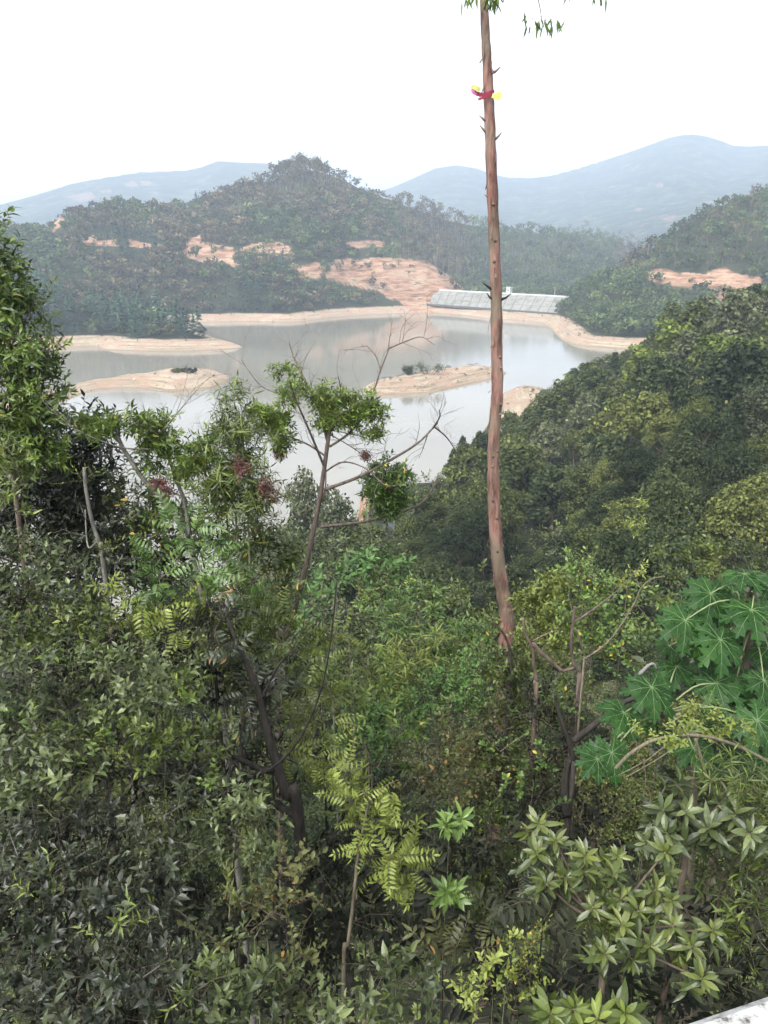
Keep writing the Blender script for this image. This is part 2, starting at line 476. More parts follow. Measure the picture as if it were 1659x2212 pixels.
sand_c = mixc(n, ramp(n, fp, [(0.4, (0, 0, 0)), (0.62, (1, 1, 1))]), ramp(n, fs, [(0.36, (0.13, 0.1, 0.07)), (0.5, (0.3, 0.25, 0.185)), (0.7, (0.35, 0.295, 0.225))]), (0.28, 0.195, 0.145))
wet = mth(n, 'LESS_THAN', sep.outputs['Z'], 0.28)
sand_c = mixc(n, mth(n, 'MULTIPLY', wet, 0.75), sand_c, (0.19, 0.14, 0.1))
specks = nd(n, 'ShaderNodeTexNoise'); specks.inputs['Scale'].default_value = 0.55; specks.inputs['Detail'].default_value = 6
n.links.new(pos, specks.inputs['Vector'])
sand_c = mixc(n, ramp(n, specks.outputs['Fac'], [(0.54, (0, 0, 0)), (0.66, (0.8, 0.8, 0.8))]), sand_c, (0.2, 0.17, 0.1))
c = mixc(n, attr(n, 'sand'), c, sand_c)
vert = nd(n, 'ShaderNodeMapping'); vert.inputs['Scale'].default_value = (0.22, 0.22, 1.3)
n.links.new(pos, vert.inputs[0])
fv = noise(n, 0.35, 6, 0.7, vert.outputs[0])
so_c = ramp(n, fv, [(0.33, (0.07, 0.05, 0.028)), (0.41, (0.18, 0.1, 0.062)), (0.5, (0.265, 0.155, 0.1)), (0.58, (0.33, 0.235, 0.165)), (0.66, (0.09, 0.085, 0.04))])
c = mixc(n, attr(n, 'soil'), c, so_c)
bh = mth(n, 'ADD', f1, mth(n, 'MULTIPLY', fv, 3.0))
bh = mth(n, 'ADD', bh, mth(n, 'MULTIPLY', f3, mth(n, 'MULTIPLY', isfar, 40.0)))
bsdf(n, out, c, 0.95, 0.1, bh, 0.9, 0.9)
ground = link_mesh('ground', np.stack([GX, GY, GZ], -1).reshape(-1, 3), Q, gm, None, True, {'sand': SAND.ravel(), 'soil': SOIL.ravel()})
tag(ground, kind='structure', label='hilly ground with pale sandy shores and orange soil cuts round the reservoir')

# ------------------------------------------------------------------ water
wm, n, out = mat_new('water')
geo = nd(n, 'ShaderNodeNewGeometry'); pos = geo.outputs['Position']
mp = nd(n, 'ShaderNodeMapping'); mp.inputs['Scale'].default_value = (1.0, 0.45, 1)
n.links.new(pos, mp.inputs[0])
wv = noise(n, 1.6, 3, 0.5, mp.outputs[0])
big = noise(n, 0.012, 3, 0.5, pos)
wc = ramp(n, big, [(0.4, (0.14, 0.132, 0.11)), (0.6, (0.17, 0.16, 0.135))])
b = bsdf(n, out, wc, 0.09, 0.5, wv, 0.16, 0.06)
b.inputs['IOR'].default_value = 1.45
wx = np.linspace(-460, 420, 12); wy = np.linspace(60, 660, 12)
wgx, wgy = np.meshgrid(wx, wy); ii = np.arange(144).reshape(12, 12)
WQ = np.stack([ii[:-1, :-1], ii[:-1, 1:], ii[1:, 1:], ii[1:, :-1]], -1).reshape(-1, 4)
water = link_mesh('water', np.stack([wgx, wgy, 0 * wgx], -1).reshape(-1, 3), WQ, wm, None, True)
tag(water, kind='structure', label='calm muddy grey green reservoir water')

# ------------------------------------------------------------------ dam
conc, n, out = mat_new('concrete')
geo = nd(n, 'ShaderNodeNewGeometry'); pos = geo.outputs['Position']
f = noise(n, 0.25, 6, 0.7, pos)
cc = ramp(n, f, [(0.3, (0.07, 0.072, 0.062)), (0.5, (0.16, 0.157, 0.14)), (0.7, (0.21, 0.204, 0.182))])
bsdf(n, out, cc, 0.85, 0.2, f, 0.2, 0.05)
white, n, out = mat_new('pale_concrete')
f = noise(n, 1.3, 5, 0.7)
bsdf(n, out, ramp(n, f, [(0.3, (0.36, 0.36, 0.35)), (0.7, (0.46, 0.46, 0.45))]), 0.8, 0.2)
joint, n, out = mat_new('joint'); bsdf(n, out, (0.08, 0.08, 0.072), 0.9, 0.1)
EY = EYE
def dpt(u, d, z):
    th_, _ = PD(u, 650, d); return np.array([d * math.sin(th_), d * math.cos(th_), z])
DL, DR = dpt(938, 566, 12.6), dpt(1222, 506, 12.6)
BL, BR = dpt(928, 548, 4.9), dpt(1205, 489, 4.6)
dam = empty('dam', (DL + DR) / 2 * np.array([1, 1, 0]))
tag(dam, 'pale concrete dam face with low parapet across the valley mouth', 'dam')
dorg = np.array(dam.location)
def slab(mb, a, b, c, d, thick, back):
    q = np.array([a, b, c, d]); r = q + back * thick
    V = np.vstack([q, r]); Fq = [(0, 1, 2, 3), (7, 6, 5, 4), (0, 4, 5, 1), (1, 5, 6, 2), (2, 6, 7, 3), (3, 7, 4, 0)]
    mb.add(V, [t for f_ in Fq for t in ((f_[0], f_[1], f_[2]), (f_[0], f_[2], f_[3]))])
nrm = norm(np.cross(DR - DL, BL - DL)); nrm = nrm if nrm[1] > 0 else -nrm
m_ = MB(dorg); slab(m_, BL, BR, DR, DL, 5.0, nrm); m_.build('face_slab', conc, dam)
m_ = MB(dorg)
for i in range(1, 15):
    t = i / 15
    a, b = BL + (BR - BL) * t, DL + (DR - DL) * t
    ex = norm(BR - BL) * 0.3
    slab(m_, a - ex, a + ex, b + ex, b - ex, 0.03, -nrm)
for t in (0.34, 0.67):
    a, b = BL + (DL - BL) * t, BR + (DR - BR) * t
    ez = norm(DL - BL) * 0.15
    slab(m_, a - ez, b - ez, b + ez, a + ez, 0.027, -nrm)
m_.build('joint_line', joint, dam)
al = norm(DR - DL); bk = norm(np.array([-al[1], al[0], 0])); bk = bk if bk[1] > 0 else -bk
m_ = MB(dorg); u1, u2 = DL - al * 6, DR + al * 2
slab(m_, u1 - [0, 0, .3], u2 - [0, 0, .3], u2 + [0, 0, 0.75], u1 + [0, 0, 0.75], 0.4, bk); m_.build('parapet', white, dam)
m_ = MB(dorg); u1, u2 = DL - al * 9 - [0, 0, 0.9], DR + al * 6 - [0, 0, 0.9]
slab(m_, u1 + bk * .5, u2 + bk * .5, u2 + bk * .5 + [0, 0, 0.8], u1 + bk * .5 + [0, 0, 0.8], 6.0, bk); m_.build('crest_road', conc, dam)
m_ = MB(dorg); slab(m_, BL - al * 2 - [0, 0, 1.4] - bk * .8, BR + al * 3 - [0, 0, 1.4] - bk * .8, BR + al * 3 - bk * .8, BL - al * 2 - bk * .8, 1.2, bk); m_.build('toe_ledge', joint, dam)
# gatehouse and pole on the crest
def along(t): return DL + (DR - DL) * t + bk * 2.2
g = along(0.585); gh = empty('gatehouse', g); tag(gh, 'small white gatehouse box standing on the dam crest', 'gatehouse')
R = np.stack([al, bk, [0, 0, 1]], 1)
m_ = MB(g); m_.box(g + [0, 0, 1.7], (3.0, 2.6, 4.2), R); m_.build('wall', white, gh)
m_ = MB(g); m_.box(g + [0, 0, 3.95], (3.7, 3.3, 0.3), R); m_.build('roof', white, gh)
m_ = MB(g); m_.box(g + [0, 0, 2.2] - bk * 1.31, (0.9, 0.06, 1.0), R); m_.build('window', joint, gh)
g = along(0.91); po = empty('lamp_post', g); tag(po, 'thin pale lamp post near the right end of the dam crest', 'lamp post')
m_ = MB(g); m_.tube([g + [0, 0, -.5], g + [0, 0, 5.2]], [0.16, 0.1], 6); m_.build('pole', white, po)
m_ = MB(g); m_.box(g + [0, 0, 5.2] - bk * 0.5, (0.4, 1.2, 0.15), R); m_.build('lamp_head', white, po)

# ------------------------------------------------------------------ instancing of leaf clumps
def frames(D, roll, up=None):
    D = D / np.linalg.norm(D, axis=1, keepdims=True)
    ref = np.where(np.abs(D[:, 2:3]) > 0.95, np.array([[1.0, 0, 0]]), np.array([[0, 0, 1.0]]))
    X = np.cross(ref, D); X /= np.linalg.norm(X, axis=1, keepdims=True)
    Y = np.cross(D, X)
    c, s = np.cos(roll)[:, None], np.sin(roll)[:, None]
    X2 = X * c + Y * s; Y2 = -X * s + Y * c
    return np.stack([X2, Y2, D], 2)          # columns
def instance(mb, protos, pos, D, scale, roll, tone, rng, tspread=0.12):
    k = rng.integers(0, len(protos), len(pos))
    Fr = frames(D, roll)
    for i, (V, T, tn, wd) in enumerate(protos):
        s = np.where(k == i)[0]
        if not len(s): continue
        A = Fr[s] * scale[s][:, None, None]
        VV = np.einsum('nij,vj->nvi', A, V) + pos[s][:, None, :]
        TT = T[None] + (np.arange(len(s)) * len(V))[:, None, None]
        to = np.clip(tone[s][:, None] + tn[None] - 0.5, 0, 0.92)
        to = np.where(tn[None] > 0.95, 1.0, to)
        mb.add(VV.reshape(-1, 3), TT.reshape(-1, 3), to.ravel(), np.broadcast_to(wd, (len(s), len(wd))).ravel())

def clump_cloud(rng, blobs, n, size, flat=0.55, shell=0.55):
    """leaf clumps: small folded quads through the volume of some ellipsoids"""
    W = np.array([b[1][0] * b[1][1] * b[1][2] for b in blobs]) ** 0.667; W /= W.sum()
    k = rng.choice(len(blobs), n, p=W)
    C = np.array([b[0] for b in blobs], float)[k]; Rr = np.array([b[1] for b in blobs], float)[k]
    d = rng.normal(size=(n, 3)); d /= np.linalg.norm(d, axis=1, keepdims=True)
    r = shell + (1 - shell) * rng.random(n) ** 0.6
    r *= 1 + 0.18 * rng.normal(size=n)
    p = C + d * Rr * r[:, None]
    nr_ = d * 0.9 + rng.normal(size=(n, 3)) * 0.7 + [0, 0, flat]
    nr_ /= np.linalg.norm(nr_, axis=1, keepdims=True)
    t1 = np.cross(nr_, rng.normal(size=(n, 3))); t1 /= np.linalg.norm(t1, axis=1, keepdims=True)
    t2 = np.cross(nr_, t1)
    s = size * (0.6 + 0.8 * rng.random(n))[:, None]
    a = p + t1 * s * 0.5; b_ = p + t2 * s * 0.33 + nr_ * s * 0.1; c_ = p - t1 * s * 0.5; e = p - t2 * s * 0.33 + nr_ * s * 0.1
    V = np.stack([a, b_, c_, e], 1).reshape(-1, 3)
    o = np.arange(n)[:, None] * 4
    T = np.concatenate([o + [0, 1, 2], o + [0, 2, 3]], 0)
    tone = np.repeat(np.clip(0.45 + 0.16 * rng.normal(size=n), 0, 0.9), 4)
    return V, T, tone, np.zeros(len(V))

def far_tree(rng, kind):
    """one distant tree about 1 unit tall, base at the origin"""
    mb = MB()
    if kind == 'round':
        bl = [((rng.normal() * .19, rng.normal() * .19, 0.4 + rng.random() * 0.45), (.22 + .1 * rng.random(), .22 + .1 * rng.random(), .13 + .08 * rng.random())) for _ in range(5)]
        mb.add(*clump_cloud(rng, bl, 60, 0.21, 0.55, 0.75))
    elif kind == 'conifer':
        n = 48; h = rng.random(n) ** 0.8
        z = 0.12 + 0.88 * h; r = 0.2 * (1 - h) ** 0.8 * (0.6 + .5 * rng.random(n)) + 0.01
        a = rng.random(n) * 6.283
        d = np.stack([np.cos(a), np.sin(a), -0.2 + 0.5 * h], 1); tip = np.stack([np.cos(a) * r * 1.5, np.sin(a) * r * 1.5, z - 0.02], 1)
        base = np.stack([0 * a, 0 * a, z + 0.05], 1); sd_ = np.stack([-np.sin(a), np.cos(a), 0 * a], 1) * (0.035 + 0.25 * r)[:, None]
        mid = (tip + base) / 2
        V = np.stack([base, mid + sd_, tip, mid - sd_], 1).reshape(-1, 3); o = np.arange(n)[:, None] * 4
        mb.add(V, np.concatenate([o + [0, 1, 2], o + [0, 2, 3]]), np.repeat(0.4 + .12 * rng.normal(size=n), 4))
    elif kind == 'tall':
        bl = [((rng.normal() * .09, rng.normal() * .09, 0.62 + rng.random() * 0.34), (.11 + .07 * rng.random(), .11 + .07 * rng.random(), .08 + .05 * rng.random())) for _ in range(6)]
        mb.add(*clump_cloud(rng, bl, 60, 0.11))
        mb.tube([(0, 0, 0), (0.01, 0, 0.5), (0.02, 0.01, 0.85)], [0.013, 0.010, 0.005], 3, 0.5, 1.0, False)
        for b_ in bl[:3]: mb.tube([(0.01, 0, 0.5), b_[0]], [0.006, 0.003], 3, 0.5, 1.0, False)
    return mb.arr()
rng = np.random.default_rng(5)
ROUND = [far_tree(rng, 'round') for _ in range(6)]
CONI = [far_tree(rng, 'conifer') for _ in range(5)]
TALL = [far_tree(rng, 'tall') for _ in range(5)]

def vis_limit():                          # horizon of the bare ground along each azimuth, for leaving out what it hides
    el = (GZ - EYE) / gr
    return np.maximum.accumulate(el, axis=0)
HOR = vis_limit()
def visible(x, y, ztop, slack=0.0):
    th = np.arctan2(x, y); d = np.hypot(x, y)
    ci = np.clip(np.searchsorted(TH, th), 1, len(TH) - 1); ri = np.clip(np.searchsorted(RR, d) - 2, 0, len(RR) - 1)
    return (ztop - EYE) / d > HOR[ri, ci] - slack
def scatter(rng, d0, d1, cell, th0=-0.5, th1=0.5):
    xs = np.arange(d1 * math.sin(th0), d1 * math.sin(th1), cell)
    ys = np.arange(d0 * 0.8, d1, cell)
    X, Y = np.meshgrid(xs, ys)
    X = (X + rng.random(X.shape) * cell * 0.95).ravel(); Y = (Y + rng.random(Y.shape) * cell * 0.95).ravel()
    th = np.arctan2(X, Y); d = np.hypot(X, Y)
    k = (d > d0) & (d < d1) & (th > th0) & (th < th1)
    return X[k], Y[k]

fm_mixed = leaf_mat('far_foliage', (0.008, 0.011, 0.006), (0.075, 0.062, 0.032), (0.2, 0.165, 0.085), rough=0.8, spec=0.2, trans=0.1, wood=(0.2, 0.17, 0.14))
fm_green = leaf_mat('far_green_foliage', (0.01, 0.02, 0.008), (0.05, 0.075, 0.025), (0.14, 0.18, 0.06), rough=0.8, spec=0.15, trans=0.12, wood=(0.2, 0.17, 0.14))
fm_pine = leaf_mat('far_pine', (0.008, 0.02, 0.014), (0.028, 0.06, 0.036), (0.07, 0.12, 0.06), rough=0.7, spec=0.2, trans=0.1)
X, Y = scatter(rng, 340, 1320, 4.3, -0.55, 0.55)
dd = np.hypot(X, Y)
keep = rng.random(len(X)) < np.where(dd > 1000, 0.12, np.where(dd > 700, 0.45, 1.0))
X, Y, dd = X[keep], Y[keep], dd[keep]
Z, sdd, isl = terrain(X, Y, True)
keep = (sdd > 12.5 + 2.5 * fbm(X / 12, Y / 12, 9)) & (np.arctan2(X, Y) > -0.52)
X, Y, Z, dd = X[keep], Y[keep], Z[keep], dd[keep]
hh = np.where(dd > 1000, 9, 6.6) * (0.5 + 0.95 * rng.random(len(X)) ** 1.4) * (1 + 0.3 * fbm(X / 40, Y / 40, 77))
keep = visible(X, Y, Z + hh, 0.002)
LUCK = rng.random(len(X)) < 0.2
for f_ in (0.0, 0.45, 0.85):
    keep &= (soil_mask(X, Y, Z + hh * f_) < 0.5) | LUCK
# nothing grows on or in front of the dam
t_ = ((X - DL[0]) * al[0] + (Y - DL[1]) * al[1]) / np.linalg.norm(DR - DL)
dn = (X - DL[0]) * bk[0] + (Y - DL[1]) * bk[1]
keep &= ~((t_ > -0.12) & (t_ < 1.02) & (dn > -90) & (dn < 9))
X, Y, Z, dd, hh = X[keep], Y[keep], Z[keep], dd[keep], hh[keep]
uu, vv = project(X, Y, Z)
typ = np.zeros(len(X), int)
patch = fbm(X / 55, Y / 55, 91)
typ[(patch > 0.12) & (uu < 620)] = 1
penin = (dd < 470) & (uu < 470)
typ[penin & (rng.random(len(X)) < 0.8)] = 1
typ[(uu > 860) & (uu < 1400) & (vv < 600) & (patch > -0.2)] = 2
typ[(typ == 0) & (uu < 1010) & (fbm(X / 38, Y / 38, 123) + .15 * rng.normal(size=len(X)) > 0.05)] = 3
peak = (uu > 585) & (uu < 800) & (vv < 420) & (dd > 640)
typ[peak] = 2
hh = np.where(typ == 1, hh * 1.25, hh); hh = np.where(typ == 2, hh * 1.45, hh)
hh[penin] *= 1.3
rightbig = (uu > 1330) & (dd > 500) & (vv < 600)
typ[rightbig & (rng.random(len(X)) < 0.45)] = 2
stands = [('pine_forest', penin, 'stand of young pines covering the sandy peninsula at the left', 'woodland'),
          ('hill_forest', ~penin & (uu < 1010), 'mixed wood covering the central hill above the far shore', 'woodland'),
          ('valley_forest', ~penin & (uu >= 1010) & ~rightbig, 'green wood in the valley behind and beside the dam', 'woodland'),
          ('slope_forest', ~penin & rightbig, 'wood covering the steep hill at the right edge', 'woodland')]
tone0 = np.clip(0.44 + 0.3 * fbm(X / 45, Y / 45, 55) + 0.2 * rng.normal(size=len(X)), 0.05, 0.85)
print('far trees', len(X))
def grow(Xn, Yn, ty, hn, tn):
    global X, Y, Z, hh, typ, tone0, penin, rightbig, uu
    Zn = terrain(Xn, Yn); k = len(Xn)
    X = np.append(X, Xn); Y = np.append(Y, Yn); Z = np.append(Z, Zn); hh = np.append(hh, hn); typ = np.append(typ, np.full(k, ty)); tone0 = np.append(tone0, tn)
pu_ = 588 + 112 * rng.random(70); dn_ = 700 + 14 * rng.random(70)
th_n = np.array([PD(a_, 360, 700)[0] for a_ in pu_])
grow(dn_ * np.sin(th_n), dn_ * np.cos(th_n), 2, 8.5 + 4.5 * rng.random(70), .4 + .15 * rng.normal(size=70))
k0 = len(X) - 70
penin = np.append(penin, np.zeros(70, bool)); rightbig = np.append(rightbig, np.zeros(70, bool)); uu = np.append(uu, pu_)
stands[0] = (stands[0][0], penin) + stands[0][2:]; stands[1] = (stands[1][0], ~penin & (uu < 1010)) + stands[1][2:]
stands[2] = (stands[2][0], ~penin & (uu >= 1010) & ~rightbig) + stands[2][2:]; stands[3] = (stands[3][0], ~penin & rightbig) + stands[3][2:]
for nm, sel, lb, ct in stands:
    for ty, pr, mt in ((0, ROUND, fm_green if nm in ('valley_forest', 'slope_forest') else fm_mixed), (3, ROUND, fm_green), (1, CONI, fm_pine), (2, TALL, fm_green if nm == 'valley_forest' else fm_mixed)):
        s = np.where(sel & (typ == ty))[0]
        if len(s) < 3: continue
        mb = MB()
        D = np.stack([rng.normal(size=len(s)) * .05, rng.normal(size=len(s)) * .05, np.ones(len(s))], 1)
        instance(mb, pr, np.stack([X[s], Y[s], Z[s] - 0.4], 1), D, hh[s], rng.random(len(s)) * 6.28, tone0[s], rng)
        o = mb.build(nm, mt)
        tag(o, {0: lb, 1: lb + ', its pointed conifers', 2: lb + ', its tall thin stemmed trees', 3: lb + ', its greener crowns'}[ty] if ty else lb, ct, None, 'stuff')

# scrub and stones scattered along the bare banks
xs_, ys_ = scatter(rng, 190, 560, 3.2, -0.45, 0.42)
zs_, s1_, s2_ = terrain(xs_, ys_, True)
us_, vs_ = project(xs_, ys_, zs_)
pr = np.where(s2_ > 0, np.where(xs_ > 0, .5, .06) * (s2_ > 1.5), np.where((s1_ > 8) & (s1_ < 15), .75, np.where((s1_ > 1) & (s1_ < 9), .05, 0)))
k = (rng.random(len(xs_)) < pr) & (ys_ > 150)
xs_, ys_, zs_ = xs_[k], ys_[k], zs_[k]
mb = MB(); instance(mb, ROUND, np.stack([xs_, ys_, zs_ - .15], 1), np.tile([[0, 0, 1.0]], (len(xs_), 1)), .5 + 1.1 * rng.random(len(xs_)) ** 2, rng.random(len(xs_)) * 6.28, .35 + .3 * rng.random(len(xs_)), rng)
tag(mb.build('shore_scrub', fm_mixed), 'dry scrub scattered along the bare sandy banks', 'scrub', None, 'stuff')
xs_, ys_ = scatter(rng, 190, 560, 2.6, -0.45, 0.42); zs_, s1_, s2_ = terrain(xs_, ys_, True)
k = (rng.random(len(xs_)) < np.where(s2_ > 0, .3, np.where((s1_ > 0) & (s1_ < 12), .12, 0))); xs_, ys_, zs_ = xs_[k], ys_[k], zs_[k]
stone_p = []
for _ in range(4):
    q = rng.normal(size=(14, 3)); q /= np.linalg.norm(q, axis=1, keepdims=True); bmv = q * [.5, .5, .3] * (.7 + .5 * rng.random((14, 1)))
    import bmesh
    b_m = bmesh.new(); [b_m.verts.new(v) for v in bmv]; bmesh.ops.convex_hull(b_m, input=b_m.verts); bmesh.ops.triangulate(b_m, faces=b_m.faces); b_m.verts.index_update()
    stone_p.append((np.array([v.co[:] for v in b_m.verts]), np.array([[v.index for v in f.verts] for f in b_m.faces]), np.full(len(b_m.verts), .5), np.zeros(len(b_m.verts)))); b_m.free()
st_m, n, out = mat_new('stone'); bsdf(n, out, ramp(n, attr(n, 'tone'), [(.2, (.11, .08, .06)), (.8, (.3, .25, .2))]), .9, .1)
mb = MB(); instance(mb, stone_p, np.stack([xs_, ys_, zs_], 1), np.tile([[0, 0, 1.0]], (len(xs_), 1)), .35 + 1.3 * rng.random(len(xs_)) ** 3, rng.random(len(xs_)) * 6.28, rng.random(len(xs_)), rng)
tag(mb.build('shore_stones', st_m), 'brown stones scattered on the bare sandy banks and islets', 'stones', None, 'stuff')
# ------------------------------------------------------------------ trees of the near slopes (30 - 240 m away)
VSKY = np.array([(-300, 1150), (0, 1150), (300, 1175), (430, 1190), (520, 1170), (560, 1160), (600, 1150), (690, 1135), (760, 1150), (800, 1135), (850, 1120), (900, 1085), (940, 1040), (965, 985), (1000, 935), (1060, 905),
                 (1100, 886), (1170, 850), (1210, 818), (1250, 785), (1320, 758), (1370, 750), (1400, 722), (1440, 650), (1500, 632), (1560, 618), (1660, 602), (2200, 560)], float)
def crown_blobs(rng, kind):
    bl = []
    if kind == 'dome':
        for q_ in range(22):
            a = q_ * 2.4 + rng.random(); r = 0.36 * math.sqrt((q_ + .5) / 22); 
            bl.append(((r * math.cos(a), r * math.sin(a), 0.82 - 2.6 * r * r - 0.2 * rng.random()), (.095 + .06 * rng.random(),) * 2 + (.075 + .04 * rng.random(),)))
    elif kind == 'cone':
        for i in range(12):
            h = i / 11; a = i * 2.4; r = 0.2 * (1 - h)
            bl.append(((r * math.cos(a), r * math.sin(a), 0.28 + 0.64 * h), (.15 * (1 - h * .6),) * 2 + (.09,)))
    elif kind == 'airy':
        for q_ in range(16):
            z_ = .28 + .66 * (q_ + .5) / 16; a = q_ * 2.4 + rng.random(); r = (.1 + .2 * rng.random()) * (1.15 - z_) ** .5
            bl.append(((r * math.cos(a), r * math.sin(a), z_), (.085 + .05 * rng.random(),) * 2 + (.06 + .03 * rng.random(),)))
    elif kind == 'bush':
        for _ in range(12):
            a = rng.random() * 6.28; r = 0.44 * math.sqrt(rng.random())
            bl.append(((r * math.cos(a), r * math.sin(a), 0.62 - 1.2 * r * r + 0.12 * rng.normal()), (.19, .19, .17)))
    return bl
def mid_tree(rng, kind, n, leaf):
    bl = crown_blobs(rng, kind)
    cm = MB(); tm = MB()
    V, T, tone, wd = clump_cloud(rng, bl, n, leaf, 0.5, 0.72)
    bt = rng.normal(size=8) * 0.0
    cm.add(V, T, tone, wd)
    tm.tube(spline([(0, 0, -0.12), (0.012, 0.01, 0.25), (-0.01, 0.02, 0.5), (0.01, 0, 0.75)]), np.linspace(0.022, 0.006, 19), 6)
    for b_ in bl[::2]:
        c_ = np.array(b_[0]); z0 = max(0.15, c_[2] - 0.3)
        tm.tube(spline([(0.0, 0.01, z0), c_ * [0.5, 0.5, 1] + [0, 0, -0.12], c_], 4), np.linspace(0.009, 0.003, 9), 4)
    return cm.arr(), tm.arr()
MM = {
    'dark': leaf_mat('dark_green_foliage', (0.005, 0.009, 0.003), (0.02, 0.03, 0.01), (0.06, 0.076, 0.025), rough=0.7, spec=0.15, trans=0.12, objvar=1.0),
    'olive': leaf_mat('olive_foliage', (0.009, 0.014, 0.004), (0.05, 0.064, 0.016), (0.14, 0.155, 0.045), rough=0.7, spec=0.15, trans=0.15, objvar=0.9),
    'grey': leaf_mat('grey_green_foliage', (0.012, 0.016, 0.008), (0.058, 0.068, 0.032), (0.14, 0.155, 0.08), rough=0.7, spec=0.15, trans=0.15, objvar=0.9),
    'lime': leaf_mat('yellow_green_foliage', (0.024, 0.038, 0.008), (0.09, 0.12, 0.022), (0.2, 0.24, 0.05), rough=0.7, spec=0.15, trans=0.18, objvar=0.7),
}
bark = bark_mat('brown_bark', (0.05, 0.038, 0.028), (0.13, 0.1, 0.075))
rng = np.random.default_rng(21)
PROT = {}
def proto_mesh(nm, arr, mat, smooth=False):
    o = link_mesh(nm, arr[0], arr[1], mat, None, smooth, {'tone': arr[2], 'wood': arr[3]})
    me = o.data; bpy.data.objects.remove(o); return me
for kind in ('dome', 'cone', 'airy', 'bush'):
    for res, n_, lf in (('far', 1700, 0.062), ('mid', 4600, 0.036), ('close', 10000, 0.022)):
        for var in range(3):
            if kind == 'cone' and res == 'close': continue
            c_, t_m = mid_tree(rng, kind, int(n_ * (0.75 if kind == 'airy' else 1)), lf)
            tme = proto_mesh('trunk', t_m, bark)
            for mk in MM:
                PROT[(kind, res, var, mk)] = (c_, tme, mk)
_cm = {}
def tree_at(x, y, z, h, kind, res, var, mk, rot, name, label, group, wide=1.0, cat='tree'):
    key = (kind, res, var, mk)
    if key not in _cm: _cm[key] = proto_mesh('crown', PROT[key][0], MM[mk])
    e = empty(name, (x, y, z)); e.rotation_euler = (0, 0, rot); e.scale = (h * wide, h * wide, h)
    tag(e, label, cat, group)
    for nm, me in (('trunk', PROT[key][1]), ('crown', _cm[key])):
        o = bpy.data.objects.new(nm, me); COL.objects.link(o); o.parent = e
    return e
KL = {('dome', 'dark'): 'dark green round crowned tree in the wood on the near slope', ('dome', 'olive'): 'olive green round crowned tree in the wood on the near slope',
      ('dome', 'grey'): 'greyish green round crowned tree in the wood on the near slope', ('dome', 'lime'): 'bright yellowish round crowned tree in the wood on the near slope',
      ('cone', 'dark'): 'dark pointed conifer rising from the wood on the near slope', ('airy', 'olive'): 'olive loose crowned tree with gaps in the near slope wood',
      ('airy', 'lime'): 'yellow green loose crowned tree in the near slope wood', ('airy', 'grey'): 'grey green loose crowned tree in the near slope wood',
      ('bush', 'dark'): 'dark green spreading bush low on the near slope', ('bush', 'olive'): 'olive spreading bush low on the near slope', ('bush', 'grey'): 'grey green spreading bush low on the near slope',
      ('bush', 'lime'): 'yellow green spreading bush low on the near slope'}
def vsky(u): return np.interp(u, VSKY[:, 0], VSKY[:, 1])
def clip_height(x, y, z, h, margin=0.0):
    u, v = project(x, y, z)
    b = (1106.0 - (vsky(u) + margin)) / F
    r1 = CP + b * SP; r2 = -SP + b * CP
    return np.minimum(h, EYE + y * r2 / r1 - z)
cand = []
for d0, d1, cell in ((26, 48, 3.4), (48, 90, 4.4), (90, 150, 5.8), (150, 262, 7.0)):
    X, Y = scatter(rng, d0, d1, cell, -0.5, 0.52)
    Z, sdd, isl = terrain(X, Y, True)
    hh = (4.8 + (8.4 if d0 > 48 else 5.5) * rng.random(len(X)) ** 1.3) * (0.8 if d0 < 40 else 1.0)
    if d0 < 40: hh = np.minimum(hh, 5.5)
    hh = clip_height(X, Y, Z, hh)
    uu, vv = project(X, Y, Z)
    k = (sdd > np.where((X > -14) & (np.hypot(X, Y) < 245), 2.0, 12.0)) & (hh > 1.6) & (uu > -60) & (uu < 1720) & visible(X, Y, Z + hh * 0.9, 0.004)
    for i in np.where(k)[0]: cand.append((np.hypot(X[i], Y[i]), X[i], Y[i], Z[i], hh[i], uu[i], vv[i]))
print('near slope trees', len(cand))
cand = [c for c in cand if not (1082 < c[5] < 1175 and 830 < c[6] < 905)]
cand.sort()
cp = np.array([c[1:3] for c in cand])
pn = fbm(cp[:, 0] / 14, cp[:, 1] / 14, 61); pk = fbm(cp[:, 0] / 18, cp[:, 1] / 18, 67)
def where(u, v, d):
    if d > 170: return 'beside the far end of the slope above the sandy bank' if u < 1300 else 'along the top of the slope under the orange cut' if u > 1500 else 'on the slope top beside the lake'
    if u < 560: return 'low behind the leafy tangle on the left'
    if u < 800: return 'by the water behind the leaning thin trunk'
    if u < 1010: return 'at the water edge left of the tall pink trunk' if v < 1250 else 'below the bank left of the tall pink trunk'
    if u < 1160: return 'just behind the tall pink trunk'
    if u < 1280: return 'on the slope just right of the tall pink trunk' if v < 1000 else 'halfway up the slope right of the tall pink trunk' if v < 1150 else 'above the shrubs right of the pink trunk foot'
    if u < 1420: return 'mid slope behind the rounded dark crowns' if v < 1000 else 'in the dip above the bare twigs' if v < 1180 else 'behind the pale arching twig'
    return 'high on the slope at the right edge' if v < 850 else 'halfway up the slope at the right edge' if v < 1050 else 'on the slope above the papaya leaves'
nb = 0; rest = []
